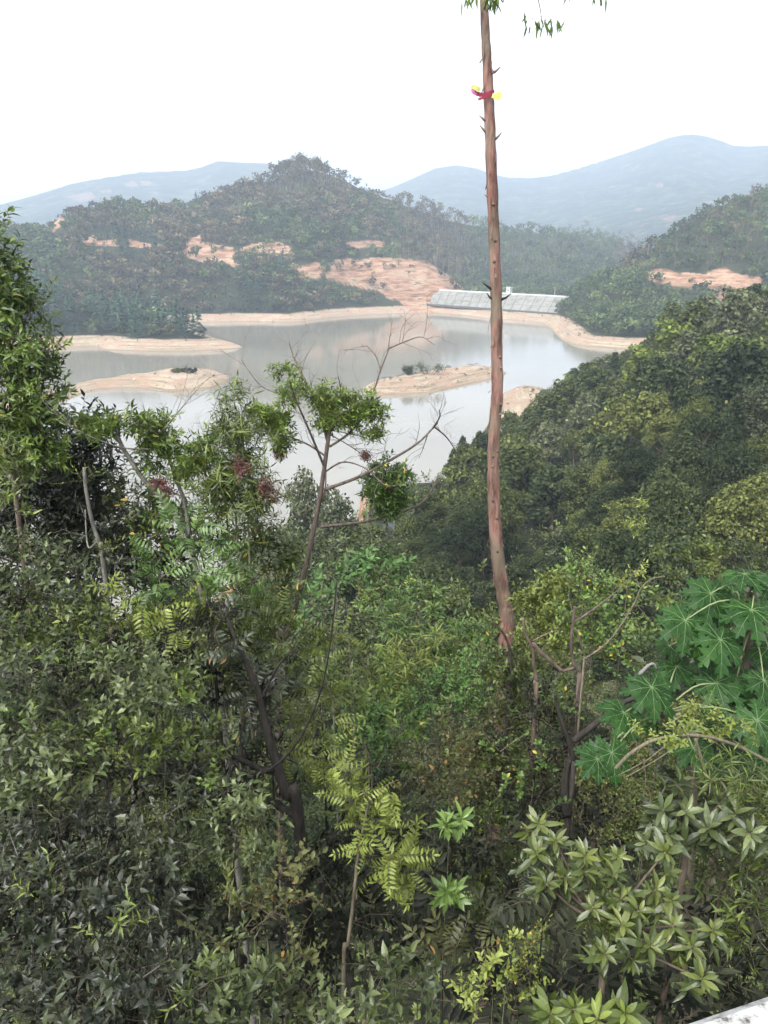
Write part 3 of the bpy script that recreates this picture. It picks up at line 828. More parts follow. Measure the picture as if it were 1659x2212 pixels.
for i, (d, x, y, z, h, u, v) in enumerate(cand):
    r = rng.random()
    if pn[i] < -0.28: mk = 'dark'
    elif pn[i] < 0.12: mk = 'dark' if r < 0.3 else 'olive' if r < 0.85 else 'grey'
    elif pn[i] < 0.38: mk = 'grey' if r < 0.45 else 'olive'
    else: mk = 'lime' if r < 0.6 else 'olive'
    kind = 'dome' if pk[i] + .35 * (rng.random() - .5) < 0.05 else 'airy'
    if (u > 950 and u < 1120 and v < 1100 and r < 0.4) or (u > 1150 and d > 70 and rng.random() < .05): kind = 'cone'
    if h < 3.4: kind = 'bush'
    if kind == 'cone': mk = 'dark'
    res = 'close' if d < 42 else 'mid' if d < 105 else 'far'
    if kind == 'cone' and res == 'close': res = 'mid'
    wide = (0.7 if kind == 'dome' else .95) + 0.3 * rng.random()
    if kind == 'bush': wide = max(wide, 3.0 / h)
    if h < 5: wide *= 1.25
    var = int(rng.integers(3)); rot = rng.random() * 6.28
    if kind in ('dome', 'airy'):
        nb += 1
        if nb > 290:
            rest.append((x, y, z - 0.3, h, wide, rot, kind, var, mk)); continue
    sz = '' if kind in ('bush', 'cone') else 'slender ' if wide < (.82 if kind == 'dome' else 1.03) and h > 6 else 'broad ' if wide > (.9 if kind == 'dome' else 1.17) and h > 5 else 'small ' if h < 4.6 else 'tall ' if h > 7.2 else ''
    kk = {'dome': 'round crowned tree', 'airy': 'loose crowned tree', 'cone': 'pointed conifer', 'bush': 'spreading bush'}[kind]
    lab = sz + {'dark': 'dark green', 'olive': 'olive green', 'grey': 'grey green', 'lime': 'yellow green'}[mk] + ' ' + kk + ' ' + where(u, v, d)
    tree_at(x, y, z - 0.3, h, kind, res, var, mk, rot,
            {'dome': 'broadleaf_tree', 'cone': 'conifer_tree', 'airy': 'broadleaf_tree', 'bush': 'bush'}[kind], lab, lab.replace('tree ', 'trees ').replace('conifer ', 'conifers ').replace('bush ', 'bushes '), wide, 'bush' if kind == 'bush' else 'tree')
for mk in MM:
    mb = MB()
    for x, y, z, h, wide, rot, kind, var, m_k in rest:
        if m_k != mk: continue
        V, T, a, b_ = PROT[(kind, 'far', var, mk)][0]
        c_, s_ = math.cos(rot), math.sin(rot)
        mb.add((V @ np.array([[c_, s_, 0], [-s_, c_, 0], [0, 0, 1]])) * [h * wide, h * wide, h] + [x, y, z], T, a, b_)
    if mb.n: tag(mb.build('slope_woodland', MM[mk]), 'far part of the near slope wood, its ' + {'dark': 'dark green', 'olive': 'olive green', 'grey': 'grey green', 'lime': 'yellow green'}[mk] + ' crowns', 'woodland', None, 'stuff')
# ------------------------------------------------------------------ leaves and sprigs
def leaf_geo(L, W, peak=0.4, fold=0.18, droop=0.25, seg=2):
    """blade along +Y, facing +Z"""
    ts = np.linspace(0, 1, seg + 2)
    V = []; 
    for t in ts: V.append((0, t * L, -droop * L * t * t))
    nm_ = len(V)
    for sgn in (-1, 1):
        for t in ts[1:-1]:
            wv_ = (t / peak) ** 0.7 if t < peak else ((1 - t) / (1 - peak)) ** 0.75
            x = W * 0.5 * min(1, wv_) * sgn
            V.append((x, t * L, -droop * L * t * t + fold * abs(x)))
    T = []
    for s_ in (0, 1):
        o = nm_ + s_ * seg
        for i in range(seg + 1):
            if i == 0: t = [(0, 1, o)]
            elif i == seg: t = [(seg, seg + 1, o + seg - 1)]
            else: t = [(i, i + 1, o + i), (i, o + i, o + i - 1)]
            T += t if s_ == 0 else [q[::-1] for q in t]
    return np.array(V, float), np.array(T)
def place(mb, g, o, d, n, s=1.0, tone=0.5, wood=0.0):
    d = norm(np.asarray(d, float)); x = norm(np.cross(d, n)); z = np.cross(x, d)
    mb.add((g[0] * s) @ np.stack([x, d, z]) + o, g[1], tone, wood)
def sprig(rng, sp):
    mb = MB()
    R_ = lambda a=0.12: rng.normal() * a
    if sp in ('ovate', 'lance', 'droop', 'tiny', 'broad', 'dark'):
        L, W, n, tl, pk_, dr, out_ = {'ovate': (.082, .040, 9, .24, .38, .35, .95), 'lance': (.115, .026, 11, .3, .35, .4, .8), 'droop': (.12, .042, 10, .26, .4, .45, .9), 'tiny': (.036, .024, 15, .2, .5, .1, 1.2),
                         'broad': (.13, .065, 8, .26, .42, .35, 1.1), 'dark': (.1, .036, 10, .28, .4, .4, 1.0)}[sp]
        g = leaf_geo(L, W, pk_, .2, dr, 2)
        bend = np.array([R_(.12), R_(.12), 0])
        pt = lambda t: np.array([0, 0, t * tl]) + bend * t * t * tl * 2
        mb.tube([pt(0), pt(.5), pt(1)], [.0032, .0024, .0012], 3, .5, 1.0, False)
        for i in range(n):
            t = 0.15 + 0.85 * i / (n - 1); a = i * 2.4 + R_(.4)
            rad = np.array([math.cos(a), math.sin(a), 0])
            d = rad * out_ * (1 - .5 * (t > .95)) + np.array([0, 0, 0.55 + .5 * t]) + rng.normal(size=3) * .15
            nn = np.array([0, 0, 1.0]) - rad * .3 + rng.normal(size=3) * .25
            place(mb, g, pt(t), d, nn, 0.7 + .45 * rng.random(), 0.5 + R_(.11) + (0.1 if t > .8 else 0) + (3 if rng.random() < .009 else 0))
    elif sp == 'bamboo':
        g = leaf_geo(.17, .019, .3, .2, .35, 2)
        mb.tube([(0, 0, 0), (0, 0, .16), (.01, 0, .3)], [.0026, .002, .001], 3, .5, 1, False)
        for z in (.12, .22, .3):
            for i in range(4):
                a = rng.random() * 6.28; rad = np.array([math.cos(a), math.sin(a), 0])
                place(mb, g, (0, 0, z), rad * .9 + [0, 0, .1 + R_(.35)], [0, 0, 1], .7 + .5 * rng.random(), .5 + R_(.12))
    elif sp in ('pinnate', 'pinnate_dark', 'fern'):
        npair = {'pinnate': 7, 'pinnate_dark': 6, 'fern': 11}[sp]; Ln = {'pinnate': .1, 'pinnate_dark': .12, 'fern': .1}[sp]; tl = {'pinnate': .36, 'pinnate_dark': .36, 'fern': .45}[sp]
        g = leaf_geo(Ln, Ln * (.24 if sp == 'fern' else .36), .42, .15, .25, 2)
        arch = 0.55 + .2 * rng.random()
        pt = lambda t: np.array([arch * tl * t * t * 1.0, 0, tl * (t - .35 * arch * t * t)])   # arches towards +X
        mb.tube([pt(t) for t in (0, .33, .66, 1)], [.0038, .003, .002, .001], 3, .55, 1, False)
        for i in range(npair):
            t = .2 + .78 * i / (npair - 1); p = pt(t); tg = norm(pt(min(1, t + .05)) - pt(t - .05)); up = norm(np.cross([0, 1, 0], tg))
            up = -up if up[0] < 0 and False else up
            nn = np.array([-tg[2], 0, tg[0]]) ; nn = nn if nn[2] > 0 else -nn
            for sgn in (-1, 1):
                place(mb, g, p, np.array([0, sgn, 0]) + tg * .45 - nn * .3 + rng.normal(size=3) * .08, nn + [0, -sgn * .25, 0], (.75 + .35 * math.sin(math.pi * min(t, .85))) * (.9 + .2 * rng.random()), .5 + R_(.1) + (3 if rng.random() < .015 else 0))
        place(mb, g, pt(1), pt(1) - pt(.9), nn, .95, .55)
    elif sp == 'rosette':
        gs = [leaf_geo(.165 * a_, .066 * b_, .62, f_, dr_, 3) for a_, b_, f_, dr_ in ((1, 1, .22, .3), (.9, 1.1, .35, .6), (1.1, .9, .1, .15), (1, .85, .4, .85))]
        mb.tube([(0, 0, -.1), (0, 0, 0.0)], [.006, .005], 5, .5, 1, False)
        for i in range(11):
            a = i * 2.4 + R_(.15); rad = np.array([math.cos(a), math.sin(a), 0]); k = i / 10
            g = gs[rng.integers(4)]
            place(mb, g, rad * .006 + [0, 0, -.05 + .06 * k], rad * (1.15 - .6 * k) + [0, 0, .2 + .9 * k] + rng.normal(size=3) * .22, [0, 0, 1] - rad * .2 if k < .7 else -rad + [0, 0, .8], (1.05 - .35 * k) * (.75 + .4 * rng.random()), .42 + .26 * k + R_(.11))
    elif sp == 'herb':
        g = leaf_geo(.07, .034, .45, .15, .3, 2)
        mb.tube([(0, 0, 0), (.01, 0, .12), (0, .01, .26)], [.003, .002, .001], 3, .5, 1, False)
        for i in range(10):
            z = .04 + .022 * i; a = i * 1.57 + R_(.2); rad = np.array([math.cos(a), math.sin(a), 0])
            place(mb, g, (0, 0, z), rad + [0, 0, .35 + .05 * i], [0, 0, 1], 1.1 - .06 * i, .45 + .02 * i + R_(.07))
    elif sp == 'seed':
        g = leaf_geo(.05, .02, .5, .3, .3, 1)
        for i in range(14):
            p = rng.normal(size=3) * .05
            place(mb, g, p, [R_(.4), R_(.4), -1], [R_(1), R_(1), .2], .7 + .7 * rng.random(), .5 + R_(.2))
            mb.tube([(0, 0, .08), p], [.0012, .001], 3, .5, 1, False)
    V, T, a, b = mb.arr()
    return V, T, np.where(a > 2, 1.0, np.clip(a, 0, .92)), b
rng = np.random.default_rng(77)
SPR = {sp: [sprig(rng, sp) for _ in range(5)] for sp in ('ovate', 'droop', 'lance', 'tiny', 'broad', 'dark', 'bamboo', 'pinnate', 'pinnate_dark', 'fern', 'rosette', 'herb', 'seed')}
SLEN = {'ovate': .22, 'droop': .26, 'lance': .28, 'tiny': .15, 'broad': .28, 'dark': .25, 'bamboo': .3, 'pinnate': .36, 'pinnate_dark': .36, 'fern': .42, 'rosette': .24, 'herb': .2, 'seed': .14}
LM = {
    'grey': leaf_mat('grey_olive_leaf', (0.007, 0.01, 0.004), (0.034, 0.048, 0.014), (0.13, 0.158, 0.058), accent=(0.3, 0.2, 0.07), rough=.42, spec=.4, trans=.18),
    'olive': leaf_mat('olive_leaf', (0.009, 0.015, 0.003), (0.052, 0.074, 0.012), (0.175, 0.215, 0.045), accent=(0.4, 0.27, 0.05), rough=.42, spec=.4),
    'dark': leaf_mat('dark_leaf', (0.005, 0.007, 0.004), (0.015, 0.02, 0.009), (0.055, 0.066, 0.032), accent=(0.2, 0.12, 0.04), rough=.42, spec=.4, trans=.1),
    'black': leaf_mat('shade_painted_leaf', (0.003, 0.004, 0.003), (0.009, 0.011, 0.006), (0.036, 0.04, 0.022), rough=.6, spec=.15, trans=.1),  # near-black green: understorey shade put into the leaf colour
    'bright': leaf_mat('bright_leaf', (0.03, 0.05, 0.012), (0.085, 0.13, 0.024), (0.2, 0.27, 0.05), accent=(0.26, 0.24, 0.04), rough=.42, spec=.4, trans=.3),
    'yellow': leaf_mat('yellow_green_leaf', (0.05, 0.065, 0.012), (0.15, 0.185, 0.035), (0.3, 0.34, 0.09), accent=(0.5, 0.3, 0.05), rough=.45, spec=.35, trans=.3),
    'teal': leaf_mat('cool_green_leaf', (0.012, 0.03, 0.008), (0.048, 0.1, 0.026), (0.125, 0.21, 0.06), rough=.5, spec=.2),
    'green': leaf_mat('fresh_green_leaf', (0.014, 0.032, 0.007), (0.054, 0.1, 0.02), (0.14, 0.21, 0.048), accent=(0.42, 0.33, 0.05), rough=.42, spec=.4),
    'pale': leaf_mat('pale_green_leaf', (0.012, 0.02, 0.004), (0.046, 0.064, 0.013), (0.135, 0.155, 0.034), rough=.4, spec=.45, trans=.25),
    'brown': leaf_mat('brownish_leaf', (0.018, 0.018, 0.008), (0.06, 0.064, 0.02), (0.14, 0.145, 0.05), accent=(0.3, 0.16, 0.05), rough=.5, spec=.3),
    'red': leaf_mat('dry_seed', (0.035, 0.016, 0.014), (0.085, 0.035, 0.03), (0.16, 0.07, 0.055), rough=.7, spec=.2, trans=.1, wood=(0.08, 0.05, 0.04)),
}
BK = {
    'brown': bark,
    'grey': bark_mat('grey_bark', (0.07, 0.065, 0.055), (0.19, 0.175, 0.15), 20),
    'dark': bark_mat('dark_bark', (0.012, 0.011, 0.009), (0.042, 0.036, 0.03), 20),
    'stone': bark_mat('weathered_bark', (0.045, 0.035, 0.03), (0.13, 0.098, 0.082), 20),
    'tan': bark_mat('tan_stem', (0.06, 0.05, 0.034), (0.16, 0.135, 0.095), 25),
    'green': bark_mat('green_stem', (0.07, 0.075, 0.035), (0.16, 0.16, 0.085), 25),
}
def norm_rows(a): return a / (np.linalg.norm(a, axis=1, keepdims=True) + 1e-9)
def blob_world(b):
    u, v, Y, ru, rv = b[:5]
    c = P(u, v, Y)
    dep = Y * CP - (c[2] - EYE) * SP
    return c, np.array([ru * dep / F, (ru + rv) * 0.5 * dep / F, rv * dep / F]), dep
def ground_z(x, y):
    return float(terrain(np.array([x]), np.array([y]))[0])
def leafy(name, label, cat, blobs, sp, mat, dens=1.0, size=1.0, bk='brown', base=None, root=0.03, up=0.45, out_=0.7, shell=0.45, tone=0.5, tsp=.1, seed=None, group=None, branches=True, down=0.0, extra=None, stempts=None):
    """a plant: stem from the ground, limbs into each clump, sprigs through the clumps"""
    r = np.random.default_rng(seed if seed is not None else abs(hash(label)) % 9973 if False else sum(map(ord, label)) * 7)
    root = root * (0.55 if cat != 'tree' else 1)
    if cat == 'shrub' and blobs[0][2] < 7.2: blobs = [(b[0], b[1], b[2] + r.normal() * .3, b[3] * (.85 + .3 * r.random()), b[4] * (.85 + .3 * r.random())) for b in blobs]
    W = [blob_world(b) for b in blobs]
    cm_ = np.mean([w_[0] for w_ in W], 0)
    if base is None: base = (cm_[0] + r.normal() * .1, cm_[1] + 0.25)
    gz = ground_z(*base)
    org = np.array([base[0], base[1], gz])
    e = empty(name, org); tag(e, label, cat, group)
    sm = MB(org); cr = MB(org)
    zmin = min(w_[0][2] - w_[1][2] for w_ in W)
    zf = max(gz + 0.3, min(zmin + 0.1, cm_[2] - .3))
    fork = np.array([org[0] * .4 + cm_[0] * .6, org[1] * .4 + cm_[1] * .6, zf])
    if stempts is None:
        sp_ = spline([org - [0, 0, .3], (org * .6 + fork * .4) + [r.normal() * .05, r.normal() * .05, 0], fork], 5)
    else: sp_ = spline(stempts, 6)
    sm.tube(sp_, np.linspace(root, root * .55, len(sp_)), 7)
    for (c, rad, dep), b in zip(W, blobs):
        if branches and (cat == 'tree' or r.random() < .6):
            mid = fork * .5 + c * .5 + r.normal(size=3) * .08 * np.linalg.norm(c - fork)
            sm.tube(spline([fork, mid, c], 4), np.linspace(root * .34, root * .1, 9), 5)
        L = SLEN[sp] * size
        area = 4.2 * ((rad[0] * rad[1]) ** 1.6 + (rad[0] * rad[2]) ** 1.6 + (rad[1] * rad[2]) ** 1.6) ** .625 * 1.7
        n_ = max(5, int(dens * area / (L * L) * 2.2))
        ns = 9
        sdir = r.normal(size=(ns, 3)); sdir[:, 1] -= 0.35; sdir[:, 2] += .15; sdir /= np.linalg.norm(sdir, axis=1, keepdims=True)
        scen = c + sdir * rad * (.55 + .35 * r.random(ns))[:, None]; srad = rad[None] * (.3 + .22 * r.random(ns))[:, None]; stone = .1 * r.normal(size=ns)
        kk_ = r.integers(0, ns, n_); n_c = r.random(n_) < .85
        d = r.normal(size=(n_, 3)); d[:, 2] += .25; d /= np.linalg.norm(d, axis=1, keepdims=True)
        q = (shell + (1 - shell) * r.random(n_) ** .7) * (1 + .16 * r.normal(size=n_))
        p = np.where(n_c[:, None], scen[kk_] + d * srad[kk_] * q[:, None], c + d * rad * q[:, None] * .85) - d * L * .3
        ow = norm_rows((p - c) / rad) * .5 + d * .5
        D = ow * out_ + [0, 0, up - down] + r.normal(size=(n_, 3)) * .32
        instance(cr, SPR[sp], p, D, size * (.75 + .5 * r.random(n_)), r.random(n_) * 6.28, np.clip(tone + tsp * r.normal(size=n_) + stone[kk_], 0.05, .85), r)
        for j in range(0, n_, 7):
            sm.tube([c + (p[j] - c) * .1, c + (p[j] - c) * .6 + r.normal(size=3) * .02, p[j]], [root * .14 + .001, root * .1 + .001, .0018], 3, cap=False)
    tk = 'trunk' if cat == 'tree' else 'stem'
    sm.build(tk, BK[bk], e, True)
    cr.build('crown' if cat == 'tree' else 'foliage', LM[mat], e)
    if extra: extra(e, org, r)
    return e
# ------------------------------------------------------------------ undergrowth on the bank below us
rng = np.random.default_rng(99)
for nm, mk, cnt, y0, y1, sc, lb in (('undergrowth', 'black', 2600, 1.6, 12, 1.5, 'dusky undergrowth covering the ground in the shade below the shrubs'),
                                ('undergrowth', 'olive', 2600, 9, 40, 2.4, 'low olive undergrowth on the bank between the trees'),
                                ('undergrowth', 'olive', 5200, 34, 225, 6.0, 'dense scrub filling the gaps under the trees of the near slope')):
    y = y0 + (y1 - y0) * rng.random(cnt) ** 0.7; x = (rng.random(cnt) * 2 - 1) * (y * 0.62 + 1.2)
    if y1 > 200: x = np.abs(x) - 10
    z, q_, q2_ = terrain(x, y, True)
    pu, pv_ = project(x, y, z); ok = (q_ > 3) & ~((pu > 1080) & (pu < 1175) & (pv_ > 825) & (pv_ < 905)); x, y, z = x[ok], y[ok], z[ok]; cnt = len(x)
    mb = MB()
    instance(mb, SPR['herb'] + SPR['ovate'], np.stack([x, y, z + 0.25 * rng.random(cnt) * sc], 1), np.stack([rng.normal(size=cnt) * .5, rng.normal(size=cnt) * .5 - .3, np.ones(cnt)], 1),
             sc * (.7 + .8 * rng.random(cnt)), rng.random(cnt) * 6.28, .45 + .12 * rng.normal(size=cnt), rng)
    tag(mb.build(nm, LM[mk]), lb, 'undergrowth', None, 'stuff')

S = leafy
# --- leafy tree at the left edge
S('broadleaf_tree', 'leafy tree with narrow glossy leaves filling the left edge above the dark tree', 'tree',
  [(-20, 520, 9, 45, 55), (10, 600, 9, 50, 60), (-10, 680, 9, 80, 60), (45, 690, 9, 45, 50), (40, 770, 9, 75, 65), (80, 830, 9, 45, 50), (20, 870, 9, 90, 70), (70, 930, 9, 60, 60), (0, 960, 9, 80, 70), (90, 1000, 9, 60, 40), (100, 760, 9, 22, 26), (110, 900, 9, 24, 26), (75, 650, 9, 18, 22), (50, 590, 9.1, 20, 24), (125, 845, 9, 14, 18)],
  'droop', 'bright', 1.05, .8, 'brown', base=(-5.2, 9.6), root=.06, down=.35, tone=.3, tsp=.2)
S('broadleaf_tree', 'dark leaved tree under the leafy tree at the left edge', 'tree',
  [(150, 960, 10, 60, 50), (200, 1010, 10, 50, 45), (110, 1030, 10, 80, 60), (170, 1090, 10, 75, 55), (40, 1060, 10, 80, 60), (90, 1130, 10, 90, 50), (0, 1130, 10, 80, 60), (215, 950, 10, 28, 22), (210, 1120, 10, 50, 40), (240, 1190, 9.8, 50, 40), (160, 1190, 9.8, 70, 45), (290, 1230, 9.6, 50, 40), (270, 1130, 9.8, 30, 26)],
  'dark', 'dark', 1.8, 1.1, 'dark', base=(-4.6, 10.6), root=.05, tone=.4)
S('shrub', 'dark shrub closing the gap at the foot of the dark leaved tree', 'shrub', [(30, 1190, 11.5, 70, 40), (120, 1210, 11.5, 70, 40), (210, 1220, 11.5, 60, 40), (280, 1190, 11.5, 45, 40), (60, 1260, 11, 80, 40), (200, 1280, 11, 80, 40)], 'dark', 'dark', 1.0, 1.3, 'dark', root=.04, tone=.5)
S('shrub', 'dark olive shrub between the grey sapling stem and the cut grey limbs', 'shrub', [(290, 1150, 10.4, 50, 36), (350, 1190, 10.2, 50, 36), (260, 1220, 10, 50, 40), (380, 1240, 10, 45, 36), (320, 1270, 9.6, 60, 36), (400, 1190, 10.4, 40, 30)], 'ovate', 'olive', 1.0, 1.2, 'dark', root=.03, tone=.34)
S('shrub', 'small bright leafed shrub in front of the leafy tree at the left edge', 'shrub', [(35, 1010, 7.6, 30, 55), (20, 1090, 7.6, 25, 40)], 'lance', 'olive', 1, .9, tone=.55, root=.02)

# --- branching tree in front of the water
def limb(mb, pts, w0, w1, sides=6, n=6):
    W = [P(*p) for p in pts]; dp = np.mean([p[2] for p in pts]) / ray(pts[0][0], pts[0][1])[1]
    sp_ = spline(W, n); mb.tube(sp_, np.linspace(w0, w1, len(sp_)) * .5 * dp / F, sides)
    return sp_
def twigs(mb, path, r, n, ln, rad=.004, sub=3, up=.5, t0=.2):
    for _ in range(n):
        k = int((t0 + (1 - t0) * r.random()) * (len(path) - 1)); k = min(max(k, 1), len(path) - 1)
        d = norm(path[k] - path[k - 1]) * .6 + r.normal(size=3) * .6 + [0, 0, up]; d = norm(d) * ln * (.5 + .8 * r.random())
        a = path[k]; b_ = a + d * .5 + r.normal(size=3) * ln * .06; c_ = a + d + r.normal(size=3) * ln * .12
        s2 = spline([a, b_, c_], 3); mb.tube(s2, np.linspace(rad, .0015, len(s2)), 4, cap=False)
        for _ in range(sub):
            k2 = r.integers(1, len(s2)); d2 = norm(norm(c_ - a) + r.normal(size=3) * .7) * ln * .35
            mb.tube([s2[k2], s2[k2] + d2 * .6, s2[k2] + d2 + r.normal(size=3) * .02], [.0025, .002, .001], 3, cap=False)
def clumps(cr, blobs, sp, dens, size, r, up=.3, down=0, tone=.5, tsp=.12, shell=.2):
    for b in blobs:
        c, rad, dep = blob_world(b); L = SLEN[sp] * size
        n_ = max(4, int(dens * 44 * (rad[0] * rad[2]) / (L * L)))
        d = r.normal(size=(n_, 3)); d /= np.linalg.norm(d, axis=1, keepdims=True)
        q = shell + (1 - shell) * r.random(n_) ** .6
        instance(cr, SPR[sp], c + d * rad * q[:, None] - d * L * .3, d * .8 + [0, 0, up - down] + r.normal(size=(n_, 3)) * .35, size * (.75 + .5 * r.random(n_)), r.random(n_) * 6.28,
                 np.clip(tone + tsp * r.normal(size=n_), .05, .85), r)
def tree_px(name, label, cat, Y, trunk, tw, limbs, twig_n, groups, bk='brown', base_shift=(0, 0), seed=3, tl=.45, trunk_name='trunk', kids=()):
    """a tree drawn as real limbs at forward distance Y: trunk path, limb paths, clumps of sprigs"""
    r = np.random.default_rng(seed)
    low = P(trunk[0][0], trunk[0][1], Y)
    gx, gy = low[0] + base_shift[0], low[1] + base_shift[1]
    gz = ground_z(gx, gy); org = np.array([gx, gy, gz])
    e = empty(name, org); tag(e, label, cat)
    tm = MB(org)
    pts = [P(u, v, Y) for u, v in trunk]
    dp = Y / ray(*trunk[0])[1]
    if low[2] > gz: pts = [np.array([gx, gy, gz - .3]), low * .5 + np.array([gx, gy, gz]) * .5] + pts
    sp_ = spline(pts, 7); k = len(sp_)
    dps = sp_[:, 1] * CP - (sp_[:, 2] - EYE) * SP
    tm.tube(sp_, np.linspace(tw[0], tw[1], k) * .5 * dps / F, 10)
    tm.build(trunk_name, BK[bk], e, True)
    for i, (pth, w0, w1, nt2) in enumerate(limbs):
        bm_ = MB(org)
        p2 = limb(bm_, [(u, v, Y if i % 2 else Y - .0) if j == 0 else (u, v, Y + (.25 * math.sin(i * 2.1 + 1)) * j) for j, (u, v) in enumerate(pth)], w0, w1)
        if nt2: twigs(bm_, p2, r, nt2, tl, .0045 * (w0 / 6) ** .5)
        bm_.build('branch', BK[bk], e, True)
    groups = [g2 for g_ in groups for g2 in ([(([b],) + g_[1:]) for b in g_[0]] if g_[1] == 'seed' else [g_])]
    for (blobs, sp, mat, dens, size, kw) in groups:
        cr = MB(org); clumps(cr, [(b[0], b[1], Y + (b[4] if len(b) > 4 else r.normal() * .15), b[2], b[3]) for b in blobs], sp, dens, size, r, **kw)
        cr.build({'seed': 'seed_cluster'}.get(sp, 'crown'), LM[mat], e)
    return e

tree_px('broadleaf_tree', 'spindly tree with cut grey limbs and drooping leaf clumps left of the bamboo', 'tree', 9.0,
  [(470, 1440), (440, 1300), (405, 1170), (360, 1090), (310, 1035), (270, 975), (250, 935)], (15, 8),
  [([(408, 1172), (400, 1090), (375, 1020), (352, 940), (352, 905)], 10, 5, 4), ([(352, 930), (385, 890), (418, 850)], 4, 1.5, 5), ([(352, 950), (320, 925), (285, 915)], 4, 2, 3), ([(385, 1040), (420, 1000), (440, 975)], 5, 3, 3),
   ([(310, 1035), (350, 1060), (410, 1075)], 4, 2, 3), ([(345, 970), (270, 968), (200, 945), (120, 905)], 4.5, 2, 3), ([(280, 985), (300, 960), (310, 920)], 3, 1.5, 3)], 0,
  [([(290, 895, 35, 20), (325, 905, 38, 25), (345, 935, 28, 30), (255, 905, 30, 22), (385, 960, 32, 22), (420, 985, 38, 22), (330, 990, 35, 24), (400, 1010, 30, 22), (210, 920, 38, 20), (170, 905, 38, 22), (450, 950, 30, 22), (330, 955, 20, 18)],
    'droop', 'bright', 1.1, .66, dict(down=.9, up=.2, tone=.42)), ([(345, 1045, 15, 12), (360, 1060, 12, 9), (425, 1000, 10, 12)], 'seed', 'red', 1.0, .8, {})], 'grey', (0.2, .3), seed=4)
tree_px('sapling', 'thin bare grey sapling stem with a pink cut top at the left', 'sapling', 8.4, [(232, 1290), (222, 1200), (200, 1130), (186, 1060), (182, 1010)], (11, 7),
  [([(210, 1170), (190, 1180), (184, 1100)], 5, 3, 2)], 0, [([(180, 1040, 20, 14), (215, 1190, 20, 20)], 'lance', 'olive', .6, .7, {})], 'grey', (0, .2), seed=9, trunk_name='stem')

# --- bamboo
def bamboo(name, label, Y, stems, blobs, seed, size=.8, mat='grey', reds=()):
    r = np.random.default_rng(seed); low = P(stems[0][0][0], stems[0][0][1], Y); gz = ground_z(low[0], Y)
    org = np.array([low[0], Y, gz]); e = empty(name, org); tag(e, label, 'bamboo')
    for s_ in stems:
        m = MB(org); pts = [P(u, v, Y + r.normal() * .05) for u, v in s_]; pts = [np.array([org[0] + r.normal() * .1, Y, gz - .2])] + pts
        k = spline(pts, 6); m.tube(k, np.linspace(.016, .004, len(k)), 6); m.build('culm', BK['green'], e, True)
    cr = MB(org); clumps(cr, [(b[0], b[1], Y + r.normal() * .15, b[2], b[3]) for b in blobs], 'bamboo', 1.5, size, r, up=.3, tone=.5, tsp=.15)
    cr.build('foliage', LM[mat], e)
    if reds:
        for b in reds: cr = MB(org); clumps(cr, [(b[0], b[1], Y - .2, b[2], b[3])], 'seed', 1.8, .9, r); cr.build('seed_cluster', LM['red'], e)
bamboo('bamboo', 'feathery bamboo with dull red seed clusters left of the thin leaning trunk', 8.8,
  [[(520, 1250), (505, 1100), (512, 980), (505, 850)], [(540, 1240), (560, 1120), (590, 1060)], [(500, 1240), (465, 1100), (450, 980)]],
  [(502, 865, 24, 26), (500, 915, 36, 26), (520, 965, 36, 28), (480, 965, 34, 28), (530, 1010, 42, 28), (495, 1050, 46, 34), (545, 1070, 42, 34), (575, 1090, 22, 22), (470, 1020, 36, 30), (540, 930, 24, 20), (455, 1080, 36, 30), (520, 1110, 46, 30)], 12, .85, 'olive',
  [(520, 1008, 8, 12), (572, 1052, 14, 6), (590, 1062, 7, 5)])

S('shrub', 'olive leafy tangle closing the gap under the cut grey limbs', 'shrub', [(300, 1090, 9.6, 45, 34), (360, 1120, 9.6, 45, 34), (440, 1130, 9.5, 45, 34), (300, 1160, 9.4, 50, 36), (560, 1150, 9.6, 45, 34), (600, 1210, 9.4, 45, 40), (520, 1190, 9.4, 50, 34), (250, 1060, 9.8, 34, 30), (620, 1290, 9.2, 36, 40)], 'droop', 'olive', .9, .8, 'dark', root=.03, tone=.36)
S('shrub', 'grey green shrub behind the slim leaning tree at the water edge', 'shrub', [(640, 1190, 30, 60, 34), (590, 1220, 28, 60, 40), (700, 1240, 28, 60, 34), (760, 1200, 32, 55, 30), (660, 1260, 26, 60, 34), (820, 1180, 36, 60, 26), (600, 1160, 34, 40, 26)], 'ovate', 'grey', .5, 2.4, 'dark', root=.06, tone=.5)
